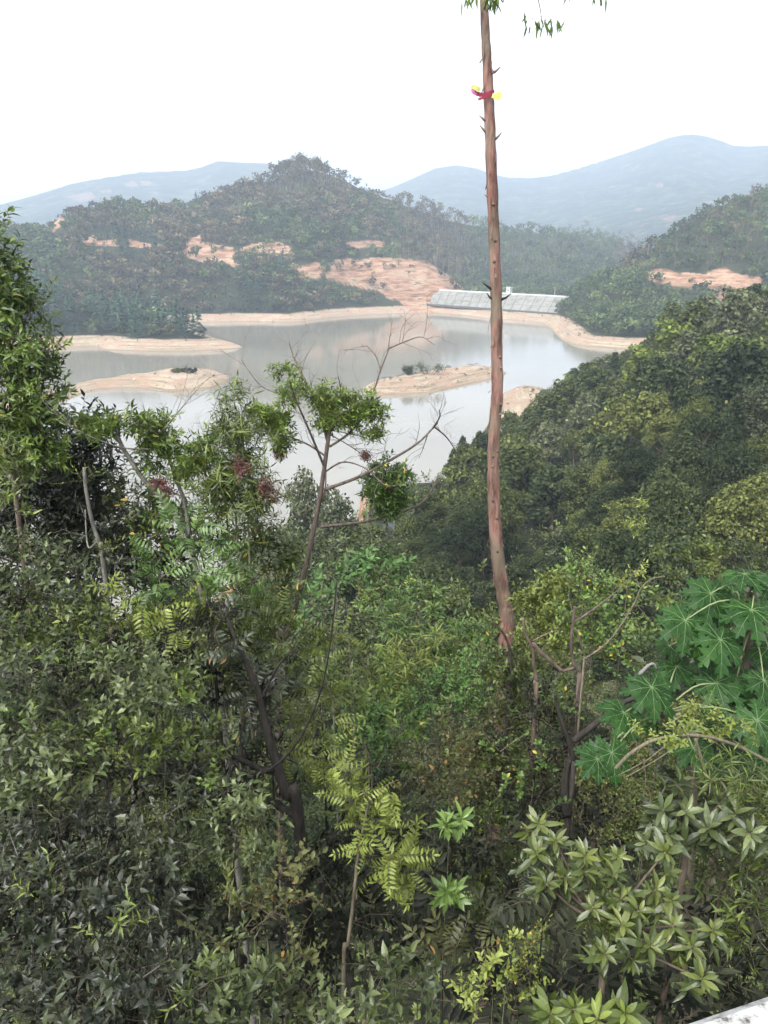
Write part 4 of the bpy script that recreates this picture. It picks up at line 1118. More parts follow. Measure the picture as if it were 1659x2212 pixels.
# --- young tree leaning in the middle
tree_px('eucalyptus_tree', 'slim leaning young tree with bare side limbs in front of the lake', 'tree', 11.0,
  [(600, 1440), (620, 1370), (652, 1260), (672, 1170), (690, 1080), (702, 1000), (712, 930), (722, 890)], (16, 8),
  [([(708, 955), (688, 880), (655, 815), (636, 775), (624, 738)], 7, 2, 9), ([(703, 985), (655, 955), (590, 935), (535, 925)], 5, 2, 8), ([(702, 1012), (668, 930), (640, 865), (625, 820)], 6, 2, 7), ([(640, 865), (600, 850), (560, 830), (520, 775)], 4, 1.5, 7),
   ([(712, 965), (758, 932), (795, 880), (820, 805), (842, 750)], 6, 2, 9), ([(842, 752), (875, 738), (910, 728), (938, 745)], 3, 1.2, 6), ([(822, 800), (812, 770), (790, 745)], 3, 1.2, 3),
   ([(700, 1058), (775, 1030), (850, 990), (905, 955), (946, 912)], 9, 4, 3), ([(935, 925), (950, 900), (948, 885)], 4, 1.5, 5), ([(938, 922), (965, 945), (985, 975)], 4, 1.5, 6), ([(925, 935), (915, 965), (905, 990)], 3, 1, 3),
   ([(704, 1018), (742, 998), (790, 1012), (832, 1048), (868, 1046)], 4.5, 2, 5), ([(692, 1138), (780, 1128), (860, 1108), (915, 1083), (945, 1032)], 7, 3, 0),
   ([(688, 1090), (702, 1060), (704, 1000)], 4, 3, 0), ([(718, 900), (735, 850), (730, 810)], 4, 1.5, 3), ([(715, 940), (750, 960), (790, 990), (800, 1030)], 2.5, 1, 10), ([(715, 930), (770, 940), (830, 960)], 2.5, 1, 10)], 0,
  [([(715, 858, 36, 28), (745, 852, 30, 24), (690, 850, 26, 26), (640, 830, 24, 22), (610, 795, 20, 18), (625, 850, 22, 20), (725, 895, 36, 26), (760, 900, 26, 26), (600, 895, 36, 26), (575, 900, 30, 26), (605, 940, 26, 30), (550, 880, 22, 16),
     (800, 865, 24, 20), (818, 885, 22, 22), (808, 925, 18, 24), (785, 880, 24, 22), (700, 905, 20, 20)], 'droop', 'bright', 1.0, .62, dict(down=1.0, up=.2, tone=.5)),
   ([(835, 1010, 34, 24), (825, 1045, 40, 30), (850, 1070, 36, 28), (840, 1100, 30, 18), (805, 1060, 22, 22), (872, 1020, 18, 22)], 'droop', 'green', 1.3, .62, dict(down=.9, up=.2, tone=.34)),
   ([(605, 985, 10, 8), (598, 975, 10, 9), (790, 985, 10, 10)], 'seed', 'red', 1.0, .6, {})], 'stone', (-.35, .3), seed=15, tl=.42)

# --- pinnate tree in front, left of centre
S('pinnate_tree', 'bright green tree of feathery compound leaves in front of the bamboo', 'tree',
  [(420, 1160, 7.2, 55, 32), (370, 1200, 7.0, 55, 35), (460, 1215, 7.1, 55, 38), (330, 1250, 6.8, 60, 32), (420, 1260, 6.8, 55, 32), (500, 1270, 6.9, 45, 32), (390, 1130, 7.3, 40, 26)], 'pinnate', 'green', 1.0, .8, 'dark', base=(-1.6, 7.4), root=.035, up=.15, out_=.9, tone=.4, tsp=.12)
S('pinnate_tree', 'yellow green compound leaved branch reaching over the grey olive bush', 'tree',
  [(300, 1320, 6.5, 50, 30), (350, 1310, 6.5, 42, 26), (395, 1345, 6.5, 50, 28), (260, 1290, 6.7, 34, 22), (440, 1330, 6.6, 40, 24)], 'pinnate', 'yellow', .85, .75, 'dark', root=.02, up=.05, out_=.9, tone=.42, tsp=.14)
S('pinnate_tree', 'olive compound leaved tree left of the leaning trunk foot', 'tree',
  [(540, 1310, 7.4, 50, 35), (590, 1330, 7.4, 45, 35), (520, 1370, 7.2, 55, 40), (600, 1400, 7.2, 50, 40), (560, 1450, 7.2, 55, 40), (640, 1460, 7.3, 50, 40), (680, 1430, 7.4, 40, 40)], 'pinnate', 'olive', 1, .75, 'dark', root=.02, up=.1, tone=.45)
S('pinnate_tree', 'compound leaved shrub with orange tinted leaves below the leaning trunk', 'tree',
  [(690, 1500, 7.6, 45, 35), (640, 1540, 7.6, 50, 35), (700, 1580, 7.4, 40, 34), (720, 1370, 8.2, 40, 24), (690, 1640, 7.0, 50, 34), (740, 1660, 6.8, 45, 28), (620, 1610, 7.0, 40, 30)], 'pinnate', 'yellow', .75, .7, 'dark', root=.02, up=.05, tone=.3, tsp=.16)
# bare trunk and looping limbs behind the big bush
tree_px('broadleaf_tree', 'dark trunk with looping bare limbs behind the grey olive bush', 'tree', 6.4, [(648, 1800), (620, 1720), (598, 1650), (575, 1570), (560, 1500), (530, 1430), (505, 1370), (480, 1300)], (32, 7),
  [([(640, 1762), (590, 1735), (550, 1705), (525, 1670), (500, 1640)], 17, 8, 0), ([(600, 1668), (560, 1660), (520, 1640), (502, 1634)], 16, 9, 0), ([(502, 1645), (550, 1672), (600, 1650), (650, 1590), (690, 1500), (712, 1400), (728, 1250)], 8, 2.5, 6),
   ([(520, 1655), (522, 1600), (528, 1540), (520, 1500)], 10, 6, 0), ([(505, 1640), (470, 1590), (430, 1530), (400, 1490)], 5, 2, 4), ([(565, 1510), (600, 1440), (640, 1400)], 7, 3, 4), ([(485, 1330), (450, 1380), (470, 1300)], 5, 2, 3)], 0,
  [([(540, 1500, 40, 40), (600, 1500, 40, 40), (500, 1420, 40, 35), (470, 1340, 40, 35), (560, 1600, 30, 40)], 'pinnate_dark', 'dark', 1.0, .7, dict(tone=.45))], 'dark', (.3, .1), seed=23)

# --- the great grey olive bush on the left, shrub by shrub
G = 'ovate'
S('shrub', 'grey olive shrub at the left edge under the dark leaved tree', 'shrub', [(-20, 1230, 6.8, 80, 50), (60, 1215, 6.8, 70, 42), (120, 1240, 6.7, 60, 42), (30, 1290, 6.6, 90, 45), (150, 1290, 6.6, 60, 42)], G, 'grey', .62, .85, tone=.5, root=.02, bk='dark')
S('shrub', 'dusty olive shrub below the yellow green compound leaves', 'shrub', [(200, 1330, 6.4, 60, 40), (170, 1370, 6.3, 80, 40), (90, 1370, 6.3, 70, 45), (10, 1380, 6.3, 70, 50), (250, 1385, 6.2, 50, 35)], G, 'olive', .62, .82, tone=.4, root=.02, bk='dark')
S('shrub', 'pale topped grey olive bush with the brightest tuft on the left slope', 'shrub', [(330, 1440, 5.9, 60, 38), (280, 1460, 5.9, 60, 40), (380, 1470, 5.8, 42, 32), (220, 1450, 5.9, 55, 40), (330, 1500, 5.7, 70, 40), (250, 1520, 5.7, 60, 40)], G, 'grey', .7, .8, tone=.62, root=.02, bk='dark')
S('shrub', 'dense grey green bush on the left below the pale tuft', 'shrub', [(60, 1460, 5.9, 90, 45), (140, 1480, 5.8, 70, 45), (20, 1530, 5.7, 80, 45), (110, 1560, 5.6, 80, 45), (190, 1570, 5.6, 60, 42)], G, 'grey', .62, .85, tone=.42, root=.02, bk='dark')
S('shrub', 'olive bush with small orange tips beside the looping bare limbs', 'shrub', [(400, 1540, 5.6, 60, 38), (330, 1580, 5.5, 70, 42), (440, 1590, 5.6, 50, 40), (460, 1640, 5.5, 45, 34), (260, 1610, 5.5, 60, 40), (380, 1640, 5.4, 60, 40)], G, 'olive', .62, .8, tone=.42, root=.02, bk='dark')
S('shrub', 'broad leaved grey bush at the left edge halfway down', 'shrub', [(30, 1620, 5.4, 80, 42), (120, 1640, 5.3, 80, 42), (60, 1690, 5.2, 90, 42), (170, 1700, 5.2, 70, 42), (20, 1750, 5.1, 70, 42)], G, 'grey', .6, 1.0, tone=.54, root=.02, bk='dark')
S('shrub', 'dark grey green bush in the middle of the left thicket', 'shrub', [(290, 1680, 5.2, 80, 40), (380, 1710, 5.1, 70, 40), (250, 1740, 5.1, 80, 42), (340, 1780, 5.0, 70, 42), (450, 1720, 5.2, 50, 40)], G, 'dark', .6, .92, tone=.5, root=.02, bk='dark')
S('shrub', 'grey bush with pale upright tips right of the left thicket', 'shrub', [(520, 1740, 5.2, 45, 34), (560, 1780, 5.1, 40, 34), (480, 1790, 5.1, 55, 40), (580, 1830, 5.0, 40, 36), (520, 1850, 4.9, 55, 40), (440, 1840, 4.9, 55, 40)], G, 'grey', .7, .8, tone=.56, root=.02, bk='dark')
S('shrub', 'shadowy broad leaved bush low at the left edge', 'shrub', [(60, 1820, 4.9, 90, 45), (150, 1800, 5.0, 70, 45), (30, 1900, 4.7, 80, 50), (130, 1890, 4.7, 80, 50), (210, 1850, 4.9, 60, 45)], G, 'dark', .6, 1.0, tone=.5, root=.02, bk='dark')
S('shrub', 'dusky bush in the middle of the lower left thicket', 'shrub', [(290, 1860, 4.8, 80, 45), (370, 1900, 4.7, 70, 45), (250, 1940, 4.6, 80, 45), (330, 1980, 4.5, 80, 45), (430, 1950, 4.6, 55, 42)], G, 'dark', .6, .95, tone=.42, root=.02, bk='dark')
S('shrub', 'yellowish fine leaved bush beside the slim pale stem', 'shrub', [(600, 1900, 4.9, 50, 36), (560, 1950, 4.8, 60, 40), (640, 1930, 4.9, 34, 40), (620, 1990, 4.7, 50, 40), (520, 2010, 4.6, 50, 36), (640, 2060, 4.6, 34, 36)], 'tiny', 'brown', .55, 1.5, tone=.58, root=.02, bk='dark')
S('shrub', 'dark bush in the bottom left corner', 'shrub', [(40, 1990, 4.5, 90, 50), (140, 2000, 4.5, 80, 50), (60, 2090, 4.2, 90, 50), (160, 2110, 4.2, 80, 50), (50, 2190, 3.9, 90, 50), (170, 2200, 3.9, 80, 45)], G, 'dark', .6, 1.0, tone=.24, root=.02, bk='dark')
S('shrub', 'dusky bush with teal sheen at the bottom left', 'shrub', [(270, 2040, 4.4, 70, 45), (350, 2080, 4.2, 70, 45), (270, 2140, 4.1, 70, 45), (360, 2180, 3.9, 80, 45), (440, 2060, 4.3, 55, 42)], G, 'dark', .6, .92, tone=.44, root=.02, bk='dark')
S('shrub', 'grey green bush with large pale leaves at the bottom left of centre', 'shrub', [(500, 2080, 4.2, 55, 36), (560, 2110, 4.1, 60, 38), (480, 2160, 3.9, 70, 40), (580, 2180, 3.9, 70, 40), (440, 2210, 3.8, 60, 30)], G, 'grey', .6, 1.0, tone=.55, root=.02, bk='dark')
S('shrub', 'grey leaved bush at the bottom centre', 'shrub', [(680, 2150, 3.9, 60, 36), (760, 2170, 3.8, 60, 34), (840, 2080, 4.0, 38, 40), (870, 2120, 3.9, 45, 36), (820, 2160, 3.8, 50, 34), (680, 2210, 3.7, 60, 26), (900, 2160, 3.8, 36, 30)], G, 'grey', .6, 1.0, tone=.42, root=.025)

S('shrub', 'olive sprays of fresh leaves standing out of the left thicket', 'shrub', [(120, 1420, 5.5, 30, 26), (420, 1500, 5.3, 30, 26), (300, 1400, 5.7, 36, 26), (210, 1620, 5.1, 30, 24), (480, 1700, 4.9, 30, 24), (90, 1580, 5.2, 30, 24)], 'ovate', 'bright', .5, .75, tone=.3, root=.02, bk='dark')
S('shrub', 'thin yellowish sprays low in the left thicket', 'shrub', [(140, 1760, 4.7, 36, 24), (340, 1830, 4.5, 34, 24), (500, 1950, 4.3, 34, 26), (250, 2020, 4.1, 34, 22), (420, 2130, 3.8, 36, 24), (90, 1930, 4.3, 30, 22)], 'lance', 'olive', .5, .7, tone=.5, root=.02, bk='dark')
for lb_, bl_ in (('painted leaf shade deep inside the top of the left thicket', [(60, 1350, 8, 100, 60), (180, 1400, 7.8, 90, 60), (330, 1400, 7.6, 90, 60), (450, 1480, 7.4, 80, 60), (100, 1500, 7.4, 100, 60)]),
                 ('painted leaf shade deep inside the middle of the left thicket', [(80, 1650, 6.8, 110, 70), (240, 1650, 6.8, 100, 70), (400, 1700, 6.6, 90, 70), (530, 1720, 6.6, 70, 70), (120, 1800, 6.4, 110, 70)]),
                 ('painted leaf shade deep inside the bottom of the left thicket', [(80, 1980, 5.8, 110, 80), (260, 1950, 5.9, 100, 80), (430, 1980, 5.8, 100, 80), (580, 2020, 5.6, 80, 80), (200, 2150, 5.2, 120, 70), (420, 2160, 5.2, 110, 70), (600, 2180, 5.1, 90, 60)])):
    S('shrub', lb_, 'shrub', bl_, 'dark', 'black', .7, 1.2, 'dark', root=.02, tone=.4)  # added shrubs whose leaf colour is painted shade for the thicket's inside
S('shrub', 'fresh green leafy shrub in the centre of the thicket', 'shrub', [(960, 1390, 12.4, 50, 34), (880, 1360, 12.8, 46, 30), (1040, 1370, 12, 34, 30), (820, 1310, 15, 46, 30), (900, 1290, 16, 46, 28)], 'droop', 'green', .8, 1.0, 'dark', root=.02, tone=.5)
S('shrub', 'yellow green leafy shrub low in the centre of the thicket', 'shrub', [(760, 1510, 8.6, 36, 30), (820, 1460, 9.2, 36, 28), (700, 1450, 8.8, 30, 28), (860, 1560, 8.4, 36, 26)], 'droop', 'bright', .7, .8, 'dark', root=.02, tone=.36)
# --- middle thicket, 8 to 20 m away
S('shrub', 'grey green shrub on the bank under the small waterside trees', 'shrub', [(740, 1370, 18, 60, 40), (800, 1350, 18, 55, 40), (860, 1380, 17, 60, 40), (780, 1410, 17, 70, 35)], 'ovate', 'grey', .5, 1.6, tone=.45, root=.05)
S('shrub', 'bright green rounded shrub above the middle of the thicket', 'shrub', [(770, 1240, 24, 70, 30), (840, 1230, 24, 60, 26), (700, 1280, 22, 60, 34), (660, 1330, 18, 40, 40)], 'broad', 'teal', .45, 2.0, tone=.42, root=.06)
S('shrub', 'olive shrub left of the foot of the tall pink trunk', 'shrub', [(960, 1300, 18, 60, 40), (1010, 1330, 17, 55, 40), (920, 1340, 17, 60, 40), (1030, 1400, 15, 60, 45), (980, 1440, 14, 60, 40)], 'ovate', 'olive', .5, 1.5, tone=.42, root=.05)
S('sapling', 'small fresh green sapling with drooping leaf tiers left of the pink trunk', 'sapling', [(1005, 1385, 12, 22, 12), (1000, 1405, 12, 32, 14), (1008, 1430, 12, 30, 14), (1010, 1455, 12, 24, 12)], 'herb', 'green', 1.0, 1.5, 'green', root=.018, up=.1, down=.1, tone=.66)
S('sapling', 'little palm like sapling at the edge of the thicket left of the pink trunk', 'sapling', [(936, 1320, 14, 24, 10)], 'rosette', 'green', .6, 1.3, 'green', root=.02, tone=.6)
S('grass_clump', 'yellowish feathery bamboo grass in the middle of the thicket', 'bamboo', [(880, 1430, 11, 50, 40), (920, 1470, 11, 50, 40), (850, 1490, 11, 50, 36), (930, 1410, 11.5, 36, 34), (830, 1450, 11.5, 40, 34)], 'bamboo', 'yellow', .8, 1.1, 'green', root=.02, tone=.28)
S('shrub', 'cool green small leaved shrub in the middle of the thicket', 'shrub', [(1020, 1480, 10.5, 45, 36), (960, 1500, 10.5, 55, 36), (910, 1540, 10.2, 55, 36), (880, 1590, 10, 45, 34), (990, 1540, 10.2, 50, 36), (1040, 1440, 11, 30, 30)], 'tiny', 'teal', .9, 1.8, 'brown', root=.03, tone=.6)
S('shrub', 'cool green leafy patch right of the compound leaved shrub', 'shrub', [(800, 1560, 10, 45, 34), (760, 1590, 10, 40, 30), (830, 1620, 9.6, 45, 34)], 'broad', 'teal', .6, 1.0, 'brown', root=.03, tone=.42)
S('shrub', 'brownish small leaved shrub below the cool green shrub', 'shrub', [(1000, 1600, 9, 55, 40), (940, 1650, 8.8, 60, 40), (1040, 1570, 9.2, 36, 36), (1030, 1650, 8.8, 50, 40), (980, 1710, 8.4, 60, 40), (900, 1700, 8.4, 50, 40)], 'tiny', 'brown', .6, 1.9, 'brown', root=.03, tone=.36)
S('shrub', 'olive thicket shrub left of the brownish small leaved shrub', 'shrub', [(780, 1500, 10, 50, 40), (750, 1440, 11, 50, 36), (800, 1680, 8.4, 50, 40), (850, 1740, 8, 50, 36), (740, 1740, 7.6, 50, 40), (860, 1660, 8.8, 45, 36)], 'lance', 'olive', .6, 1.2, 'brown', root=.03, tone=.34)
S('vine_shrub', 'yellow green leafy mass right of the foot of the pink trunk', 'shrub', [(1160, 1290, 10.5, 40, 30), (1180, 1330, 10.3, 50, 36), (1150, 1370, 10.2, 40, 34), (1200, 1270, 10.6, 36, 28), (1220, 1380, 10, 40, 34)], 'ovate', 'yellow', 1.1, .85, 'brown', root=.02, tone=.24, tsp=.12)
S('shrub', 'cool green shrub with round leaves around the grey snag', 'shrub', [(1250, 1260, 10.3, 42, 30), (1290, 1300, 10.2, 40, 32), (1250, 1330, 10, 45, 32), (1310, 1360, 9.8, 45, 32), (1350, 1410, 9.4, 45, 34), (1290, 1410, 9.6, 40, 34), (1330, 1320, 10, 36, 24)], 'tiny', 'green', .9, 1.9, 'brown', root=.02, tone=.6)
S('shrub', 'loose shrub with yellow tips above the cool green shrub', 'shrub', [(1380, 1245, 10.4, 18, 16), (1340, 1270, 10.4, 22, 18), (1385, 1100, 16, 14, 16), (1370, 1140, 16, 20, 18)], 'ovate', 'yellow', .8, .8, 'brown', root=.02, tone=.5)
S('shrub', 'shaded shrub below the pink trunk with gaps of shadow', 'shrub', [(1120, 1470, 9.6, 45, 36), (1190, 1460, 9.4, 45, 34), (1090, 1540, 9.2, 40, 40), (1250, 1490, 9, 50, 30)], 'ovate', 'olive', .55, 1.0, 'dark', root=.03, tone=.26)
S('shrub', 'olive shrub hiding the foot of the pink trunk', 'shrub', [(1075, 1440, 10, 34, 24), (1110, 1500, 9.8, 34, 34), (1080, 1560, 9.6, 34, 36), (1100, 1640, 9.2, 36, 40), (1070, 1720, 8.8, 40, 40), (1060, 1790, 8.2, 44, 40), (1105, 1450, 9.4, 26, 26), (1060, 1640, 8.8, 40, 34), (1050, 1880, 7.4, 44, 40), (1070, 1960, 7, 44, 40)], 'ovate', 'olive', 1.5, .8, 'dark', root=.02, tone=.3)
S('shrub', 'nearly black small leaved shrub in the hollow left of the papaya', 'shrub', [(1150, 1560, 9, 55, 45), (1210, 1600, 8.8, 55, 45), (1130, 1650, 8.6, 55, 45), (1190, 1700, 8.4, 60, 45), (1240, 1760, 8, 60, 45), (1130, 1750, 8, 55, 40), (1300, 1780, 7.6, 60, 40)], 'tiny', 'black', .6, 2.0, 'dark', root=.03, tone=.5)  # shade of the hollow put into the near-black leaf colour
S('shrub', 'small leaved shrub with green sprays in the dark hollow', 'shrub', [(1080, 1620, 8.4, 36, 34), (1090, 1700, 8, 45, 36), (1150, 1780, 7.2, 36, 26), (1180, 1640, 8, 26, 26), (1200, 1520, 8.8, 26, 24)], 'tiny', 'green', .35, 1.7, 'dark', root=.02, tone=.4)
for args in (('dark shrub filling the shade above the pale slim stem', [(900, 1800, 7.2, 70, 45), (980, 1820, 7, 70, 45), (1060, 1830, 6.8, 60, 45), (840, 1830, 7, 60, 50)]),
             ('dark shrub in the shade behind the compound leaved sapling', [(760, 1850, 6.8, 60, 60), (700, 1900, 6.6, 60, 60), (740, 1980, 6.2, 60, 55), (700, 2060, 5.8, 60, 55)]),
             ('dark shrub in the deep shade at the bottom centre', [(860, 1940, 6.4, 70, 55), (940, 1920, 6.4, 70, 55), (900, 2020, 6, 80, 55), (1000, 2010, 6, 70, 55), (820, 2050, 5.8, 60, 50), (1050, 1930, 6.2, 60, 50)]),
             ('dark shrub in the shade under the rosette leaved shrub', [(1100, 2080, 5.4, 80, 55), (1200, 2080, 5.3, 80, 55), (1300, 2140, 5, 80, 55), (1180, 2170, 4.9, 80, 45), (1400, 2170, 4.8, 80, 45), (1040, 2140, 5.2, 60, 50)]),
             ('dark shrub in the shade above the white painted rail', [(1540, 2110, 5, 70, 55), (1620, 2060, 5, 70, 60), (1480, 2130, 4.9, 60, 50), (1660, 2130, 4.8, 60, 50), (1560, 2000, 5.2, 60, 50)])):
    S('shrub', args[0], 'shrub', args[1], 'pinnate_dark' if 'deep' in args[0] or 'under' in args[0] else 'dark', 'black', .8, 1.15, 'dark', root=.03, tone=.45)  # deep shade under the front shrubs painted by near-black leaves
# ------------------------------------------------------------------ the tall pink trunk
eb, n, out = mat_new('pink_bark')
tc = nd(n, 'ShaderNodeTexCoord'); mp = nd(n, 'ShaderNodeMapping'); mp.inputs['Scale'].default_value = (1, 1, 0.18); n.links.new(tc.outputs['Object'], mp.inputs[0])
fa = noise(n, 9, 5, .6, mp.outputs[0]); mp2 = nd(n, 'ShaderNodeMapping'); mp2.inputs['Scale'].default_value = (1, 1, .5); n.links.new(tc.outputs['Object'], mp2.inputs[0])
fb = noise(n, 2.2, 6, .7, mp2.outputs[0]); fc = noise(n, 60, 3, .6, mp.outputs[0])
c = ramp(n, fa, [(.36, (.06, .028, .022)), (.46, (.15, .075, .058)), (.56, (.24, .135, .105)), (.66, (.2, .16, .12))])
c = mixc(n, ramp(n, fb, [(.47, (0, 0, 0)), (.58, (.8, .8, .8))]), c, (.135, .11, .078))
c = mixc(n, ramp(n, fc, [(.62, (0, 0, 0)), (.72, (.6, .6, .6))]), c, (.08, .045, .038))
bsdf(n, out, c, .75, .25, mth(n, 'ADD', fc, mth(n, 'MULTIPLY', fa, 2.0)), .8, .02)
YE = 12.0
tp = [(1088, 1470), (1090, 1400), (1096, 1345), (1088, 1290), (1077, 1220), (1069, 1130), (1066, 1030), (1067, 940), (1074, 850), (1073, 760), (1072, 650), (1066, 480), (1061, 350), (1057, 240), (1053, 150), (1048, 60), (1043, -60), (1038, -220), (1030, -420)]
tw_ = [34, 33, 32, 31, 31, 29, 28, 27, 27, 27, 27, 26, 26, 25, 23, 21, 18, 15, 12]
pts = [P(u, v, YE) for u, v in tp]
gz = ground_z(pts[0][0], YE); org = np.array([pts[0][0], YE, gz])
euc = empty('eucalyptus_tree', org); tag(euc, 'tall slender tree with smooth pinkish bare trunk rising through the sky', 'tree')
pts = [np.array([org[0] - .05, YE, gz - .3]), np.array([org[0], YE, (gz + pts[0][2]) / 2])] + pts
wv_ = [44, 38] + tw_
sp_ = spline(pts, 8); wl = np.interp(np.linspace(0, len(wv_) - 1, len(sp_)), range(len(wv_)), wv_)
dps = sp_[:, 1] * CP - (sp_[:, 2] - EYE) * SP
rr = wl * .46 * dps / F; rng = np.random.default_rng(8); rr = rr * (1 + .09 * np.sin(np.arange(len(rr)) * 1.3) * rng.random(len(rr)))
def trunk_at(v):
    vv_ = project(sp_[:, 0], sp_[:, 1], sp_[:, 2])[1]; i = int(np.argmin(abs(vv_ - v))); return sp_[i], rr[i], i
m = MB(org); m.tube(sp_, rr, 16); m.build('trunk', eb, euc, True)
for v, sx, ln in ((165, 1, .13), (262, -1, .12), (297, -1, .14), (305, 1, .12), (435, -1, .07), (640, -1, .2), (655, 1, .16), (652, -1, .12), (1262, -1, .1), (1318, 1, .1), (1345, -.6, .12), (1225, 1, .07), (935, -1, .06)):
    c_, r_, i = trunk_at(v); d = norm(np.array([sx, -.3, .25 + .5 * rng.random()])); m = MB(org); a = c_ + d * r_ * .75
    m.tube([a, a + d * ln * .5, a + d * ln + [0, 0, .04 * rng.random()]], [.028, .016, .005], 7); m.build('branch_stub', BK['dark'] if v > 600 and v < 700 else eb, euc, True)
for v in (448, 520, 575, 770, 800, 870, 900, 975, 985, 1010, 1085, 1120, 1190):
    c_, r_, i = trunk_at(v); d = norm(np.array([rng.normal() * .5, -1, .15])); m = MB(org); a = c_ + d * r_ * .93
    m.tube([a - d * .01, a + d * .018, a + d * .03], [.026, .02, .006], 8); m.build('knot', BK['brown'], euc, True)
# upper limbs and leaves hanging into the top of the picture
top_, _, _ = trunk_at(-200)
for path, w0 in (([(1041, -120, 12), (1090, -150, 11.8), (1140, -80, 11.6), (1165, 10, 11.5), (1170, 48, 11.5)], 6), ([(1041, -160, 12), (1000, -120, 12), (1010, -40, 12)], 5), ([(1040, -60, 12), (1070, -80, 12), (1072, -20, 12)], 5), ([(1042, -180, 12), (1180, -220, 11.6), (1270, -100, 11.5), (1292, -15, 11.5)], 6), ([(1037, -240, 12), (960, -300, 12.2), (900, -240, 12.4)], 7), ([(1034, -320, 12), (1120, -400, 12), (1190, -330, 12)], 7)):
    m = MB(org); limb(m, path, w0, 1.5); m.build('branch', eb, euc, True)
m = MB(org)
g_ = [leaf_geo(.17, .03, .4, .1, .1, 2), leaf_geo(.14, .034, .45, .1, .2, 2)]
def hang(u, v, k, spread, Y=11.5, sc=1.0):
    c_ = P(u, v, Y)
    for _ in range(k):
        o_ = c_ + np.array([rng.normal() * spread, rng.normal() * .08, rng.normal() * spread * .35])
        place(m, g_[rng.integers(2)], o_, [rng.normal() * .35, rng.normal() * .2, -1], [rng.normal(), -1, rng.normal() * .3], sc * (.7 + .5 * rng.random()), .45 + .15 * rng.normal(), 0)
        m.tube([o_, c_ + [0, 0, .03]], [.0012, .0018], 3, wood=1, cap=False)
hang(1150, 45, 8, .09); hang(1180, 48, 10, .07); hang(1195, 52, 5, .06); hang(1165, 42, 4, .09); hang(1008, -5, 8, .06); hang(1030, -14, 8, .05); hang(1068, -5, 18, .055); hang(1078, -16, 12, .05); hang(1060, -14, 10, .04); hang(1292, -12, 5, .05); hang(1235, -20, 3, .03)
for q in range(16): hang(940 + 26 * q, -150 - 140 * rng.random(), 7, .2, 12)
V, T, a, b_ = m.arr(); link_mesh('crown', V, T, LM['bright'], euc, False, {'tone': np.clip(a, 0, .9), 'wood': b_})
# ribbon tied round it
def flat_mat(nm, c, r=.6):
    m_, n_, o_ = mat_new(nm); f = noise(n_, 30, 3); bsdf(n_, o_, ramp(n_, f, [(.3, tuple(x * .75 for x in c)), (.7, c)]), r, .3, f, .2, .003); return m_
red, yel, pink = flat_mat('red_ribbon', (.22, .02, .045)), flat_mat('yellow_ribbon', (.5, .46, .12)), flat_mat('pink_ribbon', (.45, .12, .3))
c_, r_, i = trunk_at(206)
rb = empty('ribbon', c_); tag(rb, 'red ribbon with yellow tails tied round the tall pink trunk', 'ribbon')
def strip(mb, path, wd, nrm_=(0, -1, 0), th=.004):
    path = np.array(path, float); V = []
    for k, p in enumerate(path):
        d = norm(path[min(k + 1, len(path) - 1)] - path[max(k - 1, 0)]); s = norm(np.cross(d, nrm_)) * wd * .5; q = np.array(nrm_) * th * .5
        V += [p - s - q, p + s - q, p + s + q, p - s + q]
    T = []
    for k in range(len(path) - 1):
        o = 4 * k
        for j in range(4): a_, b2 = o + j, o + (j + 1) % 4; T += [(a_, b2, b2 + 4), (a_, b2 + 4, a_ + 4)]
    e_ = 4 * (len(path) - 1); T += [(0, 2, 1), (0, 3, 2), (e_, e_ + 1, e_ + 2), (e_, e_ + 2, e_ + 3)]
    mb.add(V, T)
m = MB(c_)
ang = np.linspace(0, 6.2832, 25)
for k in range(24):
    a0, a1 = ang[k], ang[k + 1]; q = []
    for rr_ in (r_ * 1.03, r_ * 1.09):
        for a_ in (a0, a1):
            for z_ in (-.035, .035): q.append(c_ + [math.cos(a_) * rr_, math.sin(a_) * rr_, z_ + .02 * math.cos(a_)])
    m.add(q, [(0, 1, 3), (0, 3, 2), (4, 7, 5), (4, 6, 7), (1, 5, 7), (1, 7, 3), (0, 2, 6), (0, 6, 4)])
m.build('band', red, rb)
dm = YE / ray(1057, 206)[1]; px = dm / F
def rp(du, dv, dy=0): return P(1057 + du, 206 + dv, YE - r_ - .03 - dy)
m = MB(c_); strip(m, spline([rp(2, 0), rp(-14, -1, .02), rp(-28, -4, .03), rp(-37, -12, .03)], 5), .05); strip(m, spline([rp(0, 2), rp(-12, 5, .03), rp(-24, 9, .02)], 5), .03); m.build('red_tail', red, rb)
m = MB(c_); strip(m, spline([rp(-30, -10, .035), rp(-36, -18, .04), rp(-28, -16, .05), rp(-20, -11, .04)], 5), .055); m.build('yellow_loop', yel, rb)
m = MB(c_); strip(m, spline([rp(6, 0), rp(14, 1, .03), rp(22, -3, .04), rp(20, 6, .04), rp(10, 4, .03)], 5), .055); m.build('yellow_loop', yel, rb)
m = MB(c_); strip(m, spline([rp(-37, -14, .05), rp(-35, -6, .05), rp(-28, -2, .04)], 4), .03); m.build('pink_loop', pink, rb)

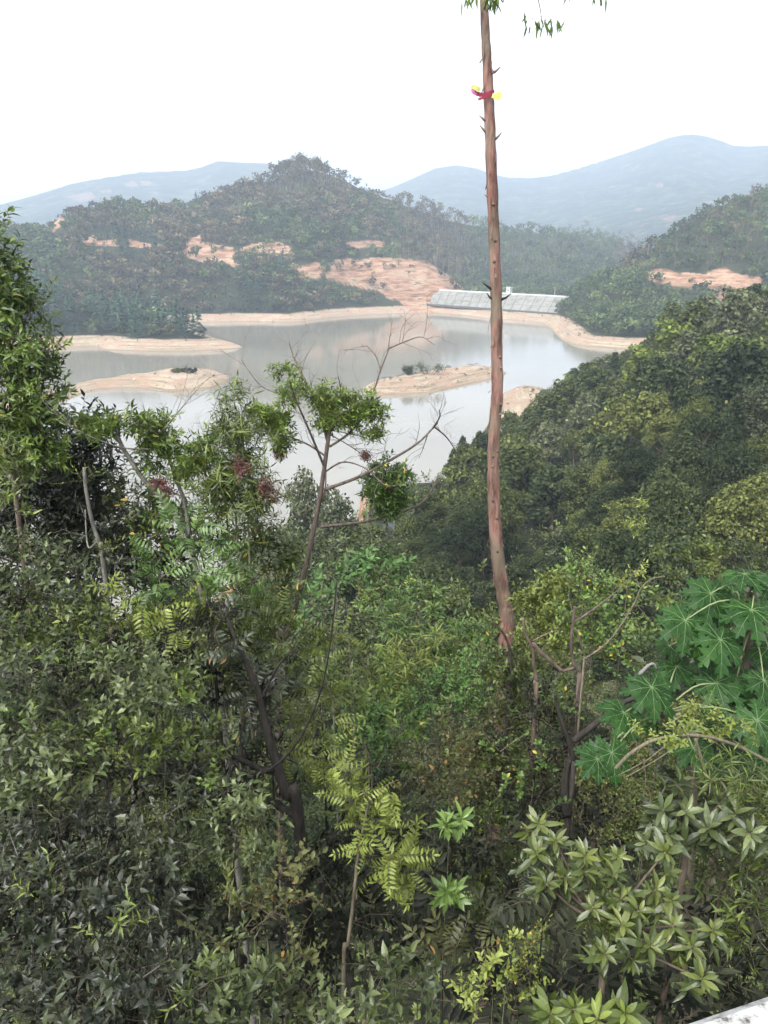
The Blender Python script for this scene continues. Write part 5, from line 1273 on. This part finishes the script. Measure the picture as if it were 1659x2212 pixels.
peel = bark_mat('peeling_bark', (.05, .03, .025), (.2, .13, .1), 30)
for v in (30, 118, 150, 190, 330, 395, 500, 590, 700, 735, 840, 905, 1000, 1060, 1150, 1240, 1270, 1305, 1330, 1360):
    c_, r_, i = trunk_at(v); a_ = -1.57 + rng.normal() * 1.0; rad = np.array([math.cos(a_), math.sin(a_), 0]); tn_ = np.array([-rad[1], rad[0], 0]); ln = .06 + .16 * rng.random()
    m = MB(org); s0 = c_ + rad * r_ * .98
    strip(m, spline([s0 + [0, 0, ln], s0 + rad * .004 + [0, 0, ln * .4], s0 + rad * (.012 + .02 * rng.random()) - [0, 0, ln * .3], s0 + rad * (.03 + .03 * rng.random()) + tn_ * .02 * rng.normal() - [0, 0, ln * .8]], 4), .018 + .02 * rng.random(), rad, .003)
    m.build('bark_flake', peel, euc)
# ------------------------------------------------------------------ papaya
pv_m, n, out = mat_new('papaya_leaf')
geo = nd(n, 'ShaderNodeNewGeometry'); f = noise(n, 6, 4, .6, geo.outputs['Position'])
t = attr(n, 'tone'); c = ramp(n, mth(n, 'ADD', mth(n, 'MULTIPLY', f, .5), mth(n, 'MULTIPLY', t, .5)), [(.3, (.007, .026, .005)), (.5, (.016, .05, .01)), (.75, (.042, .1, .018))])
b = bsdf(n, None, c, .5, .16); tr = nd(n, 'ShaderNodeBsdfTranslucent'); n.links.new(c, tr.inputs[0]); mx = nd(n, 'ShaderNodeMixShader'); mx.inputs[0].default_value = .25
n.links.new(b.outputs[0], mx.inputs[1]); n.links.new(tr.outputs[0], mx.inputs[2]); n.links.new(mx.outputs[0], out.inputs[0])
vein_m = flat_mat('papaya_vein', (.1, .15, .06)); petiole_m = bark_mat('papaya_petiole', (.12, .15, .07), (.2, .22, .11), 20)
def papaya_leaf(rng, R):
    lv = MB(); vn = MB()
    nl = 9
    sag = lambda p: np.array([p[0], p[1], -.28 * (p[0] ** 2 + p[1] ** 2) / R - .02 * R * math.sin(p[0] * 14 / R)])
    for i in range(nl):
        a = math.radians(-152 + 304 * i / (nl - 1)) + rng.normal() * .04
        ln = R * (1.0 - .32 * (abs(i - 4) / 4) ** 1.3) * (1 + .06 * rng.normal())
        dx = np.array([math.sin(a), math.cos(a)]); nx = np.array([dx[1], -dx[0]])
        prof = [(0, .02), (.18, .1), (.3, .16), (.38, .17), (.46, .12), (.6, .29), (.62, .18), (.68, .1), (.76, .14), (.85, .2), (.87, .08), (.94, .06), (1, 0)]
        jit = 1 + .12 * rng.normal(size=len(prof))
        mid = [sag(dx * ln * t_) + [0, 0, 0] for t_, _ in prof]
        Vv = list(mid)
        for sgn in (-1, 1):
            for (t_, w_), j in zip(prof, jit): Vv.append(sag(dx * ln * (t_ + (.06 if w_ > .17 else 0)) + nx * sgn * w_ * ln * j) + [0, 0, w_ * ln * .3])
        k = len(prof); T = []
        for s_ in (1, 2):
            for q in range(k - 1):
                a_, b2, c2, d2 = q, q + 1, s_ * k + q + 1, s_ * k + q
                tt = [(a_, b2, c2), (a_, c2, d2)]; T += tt if s_ == 1 else [x[::-1] for x in tt]
        lv.add(Vv, T, .45 + .08 * rng.normal())
        vn.tube([np.array(p) + [0, 0, .004] for p in mid[:-1]], np.linspace(.0034, .0008, k - 1) * R / .3, 4, cap=False)
        for tb, te, wo in ((.32, .55, .2), (.6, .82, .14)):
            for sgn in (-1, 1):
                p0 = sag(dx * ln * tb) + [0, 0, .004]; p1 = sag(dx * ln * te + nx * sgn * wo * ln) + [0, 0, wo * ln * .3 + .004]
                vn.tube([p0, p1], [.0016 * R / .3, .0006], 3, cap=False)
    return lv.arr(), vn.arr()
rng = np.random.default_rng(31)
PL = [(1608, 1240, 6.9, 62, -10), (1535, 1282, 6.9, 64, 15), (1624, 1318, 6.6, 76, 0), (1480, 1340, 6.6, 72, 12), (1556, 1382, 6.4, 70, 0), (1538, 1420, 6.6, 50, 25), (1407, 1484, 6.0, 72, 0), (1348, 1540, 6.0, 66, 30),
      (1548, 1476, 6.3, 62, 0), (1636, 1556, 5.7, 68, -12), (1321, 1626, 5.6, 62, -8), (1290, 1640, 5.55, 52, 38), (1498, 1616, 5.8, 56, 8), (1562, 1542, 6.1, 56, -8), (1650, 1470, 6.3, 60, -20), (1660, 1400, 6.6, 62, -30), (1665, 1262, 6.9, 52, -40), (1590, 1470, 6.5, 50, 20),
      (1508, 1320, 7.2, 58, 30), (1578, 1352, 7.2, 60, -25), (1645, 1385, 7.1, 62, 10), (1600, 1530, 6.6, 60, -15), (1462, 1440, 6.8, 56, 20), (1500, 1560, 6.5, 54, -20), (1650, 1530, 6.5, 60, 15), (1445, 1395, 7.0, 50, -25),
      (1585, 1280, 7.3, 52, 35), (1655, 1640, 5.9, 58, -10), (1590, 1640, 6.2, 54, 25), (1425, 1560, 6.4, 54, -18)]
pc = P(1590, 1500, 6.9); gz = ground_z(pc[0], 6.9); org = np.array([pc[0], 6.9, gz])
pap = empty('papaya_tree', org); tag(pap, 'papaya with large deeply lobed leaves and pale veins at the right', 'papaya')
m = MB(org); s1 = spline([org - [0, 0, .3], org + [0.05, 0, 1.2], P(1600, 1500, 6.9), P(1600, 1330, 7.1)], 6); m.tube(s1, np.linspace(.07, .035, len(s1)), 8)
s2 = spline([s1[9], P(1500, 1600, 6.6), P(1440, 1580, 6.4), P(1430, 1540, 6.3)], 6); m.tube(s2, np.linspace(.045, .02, len(s2)), 8)
m.build('trunk', bark_mat('papaya_bark', (.06, .05, .035), (.14, .12, .085), 16), pap, True)
tops = np.vstack([s1[-8:], s2[-6:]])
for u, v, Y, rpx, tw2 in PL:
    c_ = P(u, v, Y); dep = Y / ray(u, v)[1]; R_m = rpx * dep / F * 1.12
    (V, T, a, b_), (V2, T2, a2, b2) = papaya_leaf(rng, R_m)
    nz_ = norm(np.array([rng.normal() * .26, -.5 + rng.normal() * .22, .85])); tw = math.radians(tw2)
    dn_ = norm(np.array([math.sin(-tw), -math.cos(tw) * .9, -.35])); yv = norm(dn_ - nz_ * np.dot(dn_, nz_)); xv = np.cross(yv, nz_)
    M = np.stack([xv, yv, nz_])
    leaf = link_mesh('leaf', V @ M, T, pv_m, pap, True, {'tone': a}, loc=tuple(c_ - org))
    link_mesh('vein', V2 @ M, T2, vein_m, leaf, True)
    st = tops[np.argmin(np.linalg.norm(tops - c_, axis=1))] - c_
    mm_ = MB(); mm_.tube(spline([-nz_ * .004, st * .45 + [0, 0, .1], st], 4), np.linspace(.006, .01, 9), 5); mm_.build('petiole', petiole_m, leaf, True)
m = MB(org)
a0 = P(1398, 1452, 6.1); m.tube(spline([P(1378, 1458, 6.1), P(1388, 1450, 6.1), P(1400, 1438, 6.1), P(1412, 1434, 6.1), P(1418, 1446, 6.1)], 4), [.006, .012, .016, .02, .018, .016, .018, .014, .016, .012, .014, .012, .01, .012, .008, .007, .004], 7)
m.build('withered_leaf', flat_mat('withered', (.15, .14, .13)), pap, True)['label'] = 'curled withered grey and tan leaf'

# ------------------------------------------------------------------ rosette leaved shrub
def rosettes(name, label, pos, size, mat, Y0, base, seed, herb=()):
    r = np.random.default_rng(seed); gz = ground_z(*base); org = np.array([base[0], base[1], gz]); e = empty(name, org); tag(e, label, 'shrub')
    st = MB(org); PPs = [P(u, v, Y) for u, v, Y in pos]; cen = np.mean(PPs, 0)
    fork = np.array([cen[0], cen[1] + .15, min(p[2] for p in PPs) - .25]); k = spline([org - [0, 0, .2], (org + fork) / 2 + [.1, 0, 0], fork], 5); st.tube(k, np.linspace(.04, .025, len(k)), 7)
    for p in PPs:
        mid = (fork + p) / 2 + [0, .05, -.08]; k = spline([fork, mid, p], 5); st.tube(k, np.linspace(.015, .006, len(k)), 6)
    st.build('stem', BK['brown'], e, True)
    for p in PPs:
        m = MB(org); D = np.array([[r.normal() * .3, -.45 + r.normal() * .25, .85]]); instance(m, SPR['rosette'], p[None], D, np.array([size * (.85 + .3 * r.random())]), np.array([r.random() * 6.28]), np.array([.5 + .09 * r.normal()]), r)
        for _ in range(2):
            instance(m, SPR['rosette'], (p + [r.normal() * .07, .08 + r.normal() * .04, -.11 - .05 * r.random()])[None], D + r.normal(size=(1, 3)) * .35, np.array([size * .9]), np.array([r.random() * 6.28]), np.array([.36 + .08 * r.normal()]), r)
        m.build('leaf_rosette', LM[mat], e)
    return e
rosettes('rosette_shrub', 'shrub with pale green rosettes of long leaves at the lower right', [(1164, 1780, 4.5), (1160, 1845, 4.35), (1200, 1818, 4.4), (1222, 1895, 4.25), (1180, 1910, 4.2), (1264, 1850, 4.35), (1266, 1882, 4.2), (1334, 1848, 4.35), (1326, 1888, 4.2),
    (1280, 1960, 4.0), (1342, 1940, 4.05), (1380, 1968, 3.95), (1419, 1921, 4.05), (1450, 1945, 4.0), (1438, 1840, 4.4), (1404, 2045, 3.75), (1496, 2045, 3.75), (1307, 2060, 3.75), (1516, 2115, 3.6), (1540, 2010, 3.9), (1345, 2000, 3.9), (1455, 2000, 3.85)], .72, 'pale', 4, (1.6, 4.3), 5)
rosettes('rosette_shrub', 'large grey leaved rosette shrub with pink young leaves at the right', [(1468, 1690, 4.9), (1432, 1750, 4.75), (1482, 1755, 4.75), (1440, 1800, 4.6), (1530, 1790, 4.7), (1590, 1760, 4.8), (1570, 1720, 4.9), (1620, 1800, 4.6)], .95, 'grey', 4.8, (2.1, 5.0), 6)
rosettes('rosette_shrub', 'low dark rosette shrub at the bottom beside the yellow vine', [(1190, 2190, 3.5), (1240, 2180, 3.5), (1290, 2200, 3.4), (1350, 2190, 3.45)], .85, 'olive', 3.5, (.85, 3.6), 7)
S = leafy
S('shrub', 'olive narrow leaved shrub at the right edge behind the rosettes', 'shrub', [(1520, 1860, 5.2, 50, 40), (1580, 1880, 5.1, 55, 40), (1630, 1850, 5.1, 50, 40), (1560, 1930, 5, 55, 36), (1630, 1930, 4.9, 50, 40), (1600, 1990, 4.8, 55, 36), (1520, 1810, 5.3, 50, 34)], 'lance', 'olive', .8, .85, 'brown', root=.02, tone=.36)
S('shrub', 'feathery olive shrub at the right edge under the arching limb', 'shrub', [(1620, 1690, 5.3, 45, 34), (1650, 1740, 5.2, 40, 40), (1560, 1680, 5.4, 40, 28), (1640, 2030, 4.6, 40, 36), (1600, 1660, 5.5, 40, 22)], 'bamboo', 'olive', .9, .7, 'brown', root=.02, tone=.45)
S('shrub', 'fresh green small shrub sprouting in front of the papaya', 'shrub', [(1500, 1545, 5.5, 24, 20), (1480, 1580, 5.5, 30, 20), (1530, 1570, 5.5, 30, 20), (1450, 1592, 5.5, 32, 16), (1580, 1590, 5.4, 34, 14), (1400, 1595, 5.5, 24, 14), (1610, 1570, 5.4, 26, 16)], 'herb', 'yellow', .9, .72, 'green', root=.012, tone=.32)
S('shrub', 'dark green shrub filling the shade behind the papaya', 'shrub', [(1500, 1500, 7.6, 90, 60), (1620, 1480, 7.6, 90, 60), (1600, 1620, 7, 90, 50), (1450, 1640, 7, 70, 45), (1560, 1400, 8, 90, 60), (1640, 1350, 8, 70, 60)], 'broad', 'dark', .6, 1.1, 'dark', root=.03, tone=.5)
S('shrub', 'grey green twiggy shrub behind the papaya top', 'shrub', [(1440, 1290, 12, 60, 40), (1500, 1240, 13, 60, 36), (1420, 1380, 10.5, 50, 40), (1580, 1200, 14, 70, 30), (1460, 1200, 14, 60, 30)], 'ovate', 'olive', .5, 1.2, 'brown', root=.03, tone=.36)
# herbs and little plants in the shade
S('herb', 'bright green seedling in the dark hollow at the centre', 'herb', [(974, 1776, 5.6, 24, 8)], 'rosette', 'green', .5, .8, 'green', root=.006, tone=.7)
S('herb', 'bright green seedling below the one in the dark hollow', 'herb', [(976, 1925, 4.9, 22, 8)], 'rosette', 'green', .5, .75, 'green', root=.006, tone=.68)
S('herb', 'small lime green plant at the bottom beside the yellow vine', 'herb', [(1060, 2108, 3.9, 18, 10), (1075, 2115, 3.9, 16, 8)], 'ovate', 'yellow', .8, .7, 'green', root=.006, tone=.55)
S('herb', 'yellow leafed tuft left of the lime green plant', 'herb', [(1022, 2140, 3.85, 14, 8), (1030, 2170, 3.8, 20, 12)], 'ovate', 'yellow', .7, .6, 'green', root=.006, tone=.6)
S('vine', 'yellowish climbing vine on a thin upright twig at the bottom', 'vine', [(1137, 2020, 4.1, 9, 14), (1128, 2050, 4.05, 14, 16), (1130, 2085, 4.0, 12, 14), (1118, 2120, 3.9, 12, 14), (1112, 2160, 3.85, 10, 14)], 'tiny', 'yellow', 1.0, .9, 'tan', root=.008, tone=.4)
S('fern', 'dark feather leaved fern left of the pale rosettes', 'fern', [(1140, 1960, 4.6, 50, 34), (1100, 1920, 4.7, 40, 30), (1090, 2000, 4.5, 40, 34)], 'fern', 'grey', .6, .8, 'dark', root=.012, tone=.2)
S('fern', 'dusky compound leaved plant hanging in the shade below the fern', 'fern', [(1135, 1985, 4.3, 36, 30), (1170, 2010, 4.3, 30, 24)], 'pinnate_dark', 'black', .6, .9, 'dark', root=.01, tone=.75)
S('fern', 'brownish compound leaved plant right of the slim pale stem', 'fern', [(960, 2080, 4.4, 36, 26), (1000, 2060, 4.5, 36, 26), (930, 2040, 4.5, 30, 24)], 'pinnate_dark', 'brown', .6, .7, 'dark', root=.01, tone=.3)
# compound leaved sapling with a slim pale stem
tree_px('pinnate_sapling', 'sapling with yellow green compound leaves on a slim pale stem', 'sapling', 4.7, [(742, 2150), (752, 2040), (764, 1940), (772, 1860), (782, 1800), (800, 1720)], (11, 5),
  [([(775, 1850), (800, 1835), (835, 1835)], 3, 1.5, 0), ([(790, 1770), (760, 1740), (745, 1700)], 3, 1.5, 0), ([(790, 1740), (830, 1700), (860, 1685)], 3, 1.5, 0)], 0,
  [([(850, 1850, 40, 26), (880, 1880, 36, 30), (830, 1880, 24, 20), (870, 1840, 30, 20), (850, 1920, 24, 20), (900, 1860, 20, 16)], 'pinnate', 'yellow', 1.1, .62, dict(down=.5, up=.2, tone=.42, tsp=.08)),
   ([(800, 1720, 40, 20), (840, 1705, 34, 18), (760, 1730, 34, 20), (770, 1780, 28, 22), (745, 1690, 34, 16), (780, 1830, 26, 20), (720, 1660, 30, 14), (845, 1740, 26, 18), (815, 1770, 20, 18)], 'pinnate', 'yellow', 1.0, .6, dict(down=.5, up=.2, tone=.36, tsp=.12))], 'tan', (-.12, .05), seed=41, trunk_name='stem')
# bare arching limbs and snags
def bare(name, label, Y, path, w0, w1, side, bk, seed, tn=0, cat='branch', tl=.25, Yend=None):
    r = np.random.default_rng(seed); n_ = len(path); Ys = np.linspace(Y, Yend or Y, n_)
    p0 = P(path[0][0], path[0][1], Y); gz = ground_z(p0[0], Y + .2); org = np.array([p0[0], Y + .2, gz]); e = empty(name, org); tag(e, label, cat)
    m = MB(org); k = spline([P(u, v, y_) for (u, v), y_ in zip(path, Ys)], 7); dep = Y / ray(*path[0])[1]
    m.tube(k, np.linspace(w0, w1, len(k)) * .5 * dep / F, 8)
    g = spline([org - [0, 0, .2], (org + p0) / 2 + [.05, .05, 0], p0], 4); m.tube(g, np.linspace(w0 * 1.2, w0, len(g)) * .5 * dep / F, 7); m.build('limb', BK[bk], e, True)
    for s_ in side:
        m = MB(org); k2 = limb(m, [(u, v, Y) for u, v in s_[0]], s_[1], s_[2]); 
        if tn: twigs(m, k2, r, tn, tl, .003)
        m.build('twig', BK[bk], e, True)
bare('arching_branch', 'grey arching bare limb passing in front of the papaya', 5.2, [(1760, 1720), (1720, 1680), (1650, 1640), (1590, 1610), (1530, 1592), (1470, 1588), (1410, 1600), (1365, 1625), (1330, 1660)], 6, 8,
     [([(1450, 1600), (1400, 1640), (1335, 1675)], 3.5, 2), ([(1490, 1592), (1420, 1640), (1350, 1680)], 3.5, 2), ([(1502, 1595), (1515, 1640), (1530, 1690)], 8, 6), ([(1390, 1640), (1395, 1690), (1385, 1730)], 3, 1.5)], 'tan', 3, 1)
bare('dead_branch', 'thin pale twig arching up from the hollow beside the papaya', 8.5, [(1262, 1424), (1310, 1390), (1345, 1345), (1372, 1300), (1385, 1270), (1410, 1250), (1436, 1246)], 4.5, 2, [([(1388, 1268), (1378, 1258), (1374, 1250)], 3, 2)], 'tan', 4, 0)
bare('dead_branch', 'bent grey snag with a pink tip right of the pink trunk', 8.8, [(1252, 1450), (1238, 1430), (1234, 1390), (1238, 1345), (1242, 1310)], 9, 5, [([(1240, 1345), (1290, 1310), (1340, 1270), (1382, 1225)], 5, 1.5), ([(1245, 1360), (1258, 1400), (1270, 1430)], 4, 3)], 'stone', 5, 3)
bare('dead_branch', 'broken reddish stump limb hanging below the pink trunk', 9.0, [(1160, 1470), (1154, 1440), (1150, 1400), (1135, 1370), (1130, 1335)], 9, 6, [([(1150, 1390), (1180, 1420), (1215, 1450)], 12, 8), ([(1215, 1450), (1250, 1440)], 8, 5), ([(1155, 1470), (1158, 1540), (1160, 1640)], 7, 4), ([(1160, 1600), (1180, 1625), (1158, 1660)], 4, 2), ([(1150, 1385), (1180, 1370), (1210, 1360)], 4, 2)], 'brown', 6, 2)
bare('dead_branch', 'dark leaning limb below the foot of the pink trunk', 9.4, [(1100, 1480), (1104, 1440), (1100, 1400), (1085, 1365), (1060, 1345)], 8, 3, [([(1100, 1490), (1060, 1560), (990, 1600), (900, 1620)], 4.5, 2), ([(1105, 1640), (1060, 1680), (1000, 1740)], 4, 2)], 'dark', 7, 3)
bare('dead_branch', 'dark leaning trunks in the hollow left of the papaya leaves', 7.6, [(1240, 1640), (1225, 1590), (1205, 1530), (1200, 1500)], 12, 7, [([(1240, 1600), (1290, 1560), (1340, 1520), (1400, 1500)], 16, 9), ([(1235, 1620), (1300, 1600), (1350, 1590)], 10, 6), ([(1225, 1760), (1220, 1690), (1230, 1640)], 20, 12)], 'dark', 8, 1)
bare('thin_stem', 'dark slanting trunk in the shade behind the slim pale stem', 6.0, [(752, 2090), (730, 2010), (705, 1950), (690, 1900)], 26, 14, [], 'dark', 9, 0)
bare('thin_stem', 'thin upright stem with sparse leaves right of the leaning trunk', 12, [(718, 1470), (722, 1400), (725, 1320), (728, 1255)], 4, 2.5, [([(728, 1255), (715, 1245), (705, 1240)], 2, 1)], 'grey', 10, 2)
# ------------------------------------------------------------------ waterside saplings, islet scrub, hut, rail
def side_tree(u, v0, v1, d, name, label, mk, wide, kind='airy', res='mid', var=0):
    Yd = d; p1 = P(u, v1, Yd); z0 = ground_z(p1[0], Yd) ; h = (p1[2] - z0) / .95
    tree_at(p1[0], Yd, z0 - .1, h, kind, res, var, mk, u * .1, name, label, None, wide)
side_tree(657, 1130, 1032, 88, 'eucalyptus_tree', 'slim grey green waterside tree left of the leaning thin trunk', 'grey', .62)
side_tree(722, 1140, 1068, 84, 'eucalyptus_tree', 'smaller grey green waterside tree right of the leaning thin trunk', 'grey', .8, var=1)
side_tree(612, 1160, 1118, 84, 'broadleaf_tree', 'low grey green tree at the water edge beside the bamboo', 'grey', 1.3, 'dome', var=2)
side_tree(790, 1160, 1105, 70, 'broadleaf_tree', 'round olive tree below the hanging leaf clump at the water edge', 'olive', 1.0, 'dome', var=1)
def islet_bush(u, v, z, wpx, hpx, label, mk, seed):
    x, y = WZ(u, v, z); r = np.random.default_rng(seed); dep = y * CP - (z - EYE) * SP; W_, H_ = wpx * dep / F, hpx * dep / F
    z0 = ground_z(x, y); e = empty('bush', (x, y, z0)); tag(e, label, 'bush')
    bl = [((W_ * .42 * (2 * r.random() - 1), r.normal() * .6, H_ * (.25 + .4 * r.random())), (W_ * .16, .8, H_ * .36)) for _ in range(9)]
    V, T, a, b_ = clump_cloud(r, bl, 900, .42, .5, .2); link_mesh('foliage', V, T, MM[mk], e, False, {'tone': a, 'wood': b_})
    m = MB(); [m.tube([(b2[0][0] * .5, 0, -.2), b2[0]], [.08, .03], 4) for b2 in bl]; m.build('stem', bark, e)
islet_bush(922, 809, 3.0, 72, 32, 'grey green scrub on the crest of the right islet', 'grey', 1)
islet_bush(884, 814, 2.8, 34, 24, 'small dark scrub left of the scrub on the right islet', 'dark', 2)
islet_bush(412, 806, 3.0, 26, 13, 'small scrub tuft on the crest of the left islet', 'dark', 3)
islet_bush(385, 807, 3.0, 26, 10, 'reddish brown low scrub on the left islet', 'olive', 4)
# small hut by the near shore
hx = P(846, 1146, 100); gz = ground_z(hx[0], hx[1]); gz = hx[2] - 2.2; org = hx * [1, 1, 0] + [0, 0, gz]
hut = empty('hut', org); tag(hut, 'small orange walled hut with dark grey roof half hidden by the water', 'hut')
rt = hx[2] - gz
hm = flat_mat('orange_wall', (.34, .19, .11)); rm_ = flat_mat('dark_roof', (.05, .052, .06), .5)
Rz = np.array([[math.cos(.5), -math.sin(.5), 0], [math.sin(.5), math.cos(.5), 0], [0, 0, 1]])
m = MB(org); m.box(org + [0, 0, rt / 2 - .1], (1.7, 1.7, rt), Rz); m.build('wall', hm, hut)
m = MB(org); q = [(-1.0, -1.1, rt - .2), (1.0, -1.1, rt - .2), (1.0, 1.1, rt + .6), (-1.0, 1.1, rt + .6)]; q2 = [(a_, b2, c2 + .1) for a_, b2, c2 in q]
m.add(np.array(q + q2) @ Rz.T + org, [(0, 2, 1), (0, 3, 2), (4, 5, 6), (4, 6, 7), (0, 1, 5), (0, 5, 4), (1, 2, 6), (1, 6, 5), (2, 3, 7), (2, 7, 6), (3, 0, 4), (3, 4, 7)]); m.build('roof', rm_, hut)
m = MB(org); m.box(org + Rz @ np.array([.1, -.87, rt - 1.0]), (.5, .04, .6), Rz); m.build('window', BK['dark'], hut)
# white painted rail we lean over
wp, n, out = mat_new('white_paint'); geo = nd(n, 'ShaderNodeNewGeometry'); f = noise(n, 45, 6, .75, geo.outputs['Position']); f2 = noise(n, 9, 5, .6, geo.outputs['Position'])
c = ramp(n, f, [(.36, (.06, .055, .05)), (.43, (.22, .22, .21)), (.54, (.33, .33, .32))]); c = mixc(n, ramp(n, f2, [(.55, (0, 0, 0)), (.75, (.5, .5, .5))]), c, (.4, .4, .38)); bsdf(n, out, c, .7, .3, f, .5, .002)
a0 = np.array([*WZ(1425, 2216, 44.22), 44.22]); b0 = np.array([*WZ(1668, 2134, 44.22), 44.22])
d = norm(b0 - a0) * [1, 1, 0]; d = norm(d); org = np.array([a0[0], a0[1], 43.3]); zt = a0[2]
rl = empty('guard_rail', org); tag(rl, 'chipped white painted guard rail in the bottom right corner', 'guard rail')
nrm2 = np.array([-d[1], d[0], 0]); 
m = MB(org); Rr_ = np.stack([d, nrm2, [0, 0, 1]], 1)
sec = [(-.13, -.10), (-.13, -.012), (-.118, 0), (-.012, 0), (0, -.012), (0, -.10)]
V = [a0 * [1, 1, 0] + [0, 0, zt] + d * s_ + nrm2 * o_ + [0, 0, h_] for s_ in (-4, 4) for o_, h_ in sec]; k = len(sec)
T = [t_ for i_ in range(k) for t_ in ((i_, (i_ + 1) % k, (i_ + 1) % k + k), (i_, (i_ + 1) % k + k, i_ + k))] + [(0, j + 1, j) for j in range(1, k - 1)] + [(k, k + j, k + j + 1) for j in range(1, k - 1)]
m.add(V, T); m.build('top_rail', wp, rl)
for s_ in (-3.2, -1.6, 0.9, 2.5):
    m = MB(org); base_ = a0 * [1, 1, 0] + [0, 0, zt - .1] + d * s_ + nrm2 * -.065; m.box(base_ - [0, 0, (zt - .1 - 43.0) / 2], (.1, .1, zt - .1 - 43.0), Rr_); m.build('post', wp, rl)
# ------------------------------------------------------------------ haze
m, n, out = mat_new('haze')
pv = nd(n, 'ShaderNodeVolumePrincipled')
pv.inputs['Color'].default_value = (0.71, 0.83, 1.0, 1)
pv.inputs['Density'].default_value = 0.00033
pv.inputs['Anisotropy'].default_value = 0.2
n.links.new(pv.outputs[0], out.inputs['Volume'])
hb = MB(); hb.box((0, 0, 275), (14000, 14000, 570))
hz = hb.build('haze', m)
tag(hz, kind='stuff', label='thin pale blue haze hanging over the reservoir and hills')
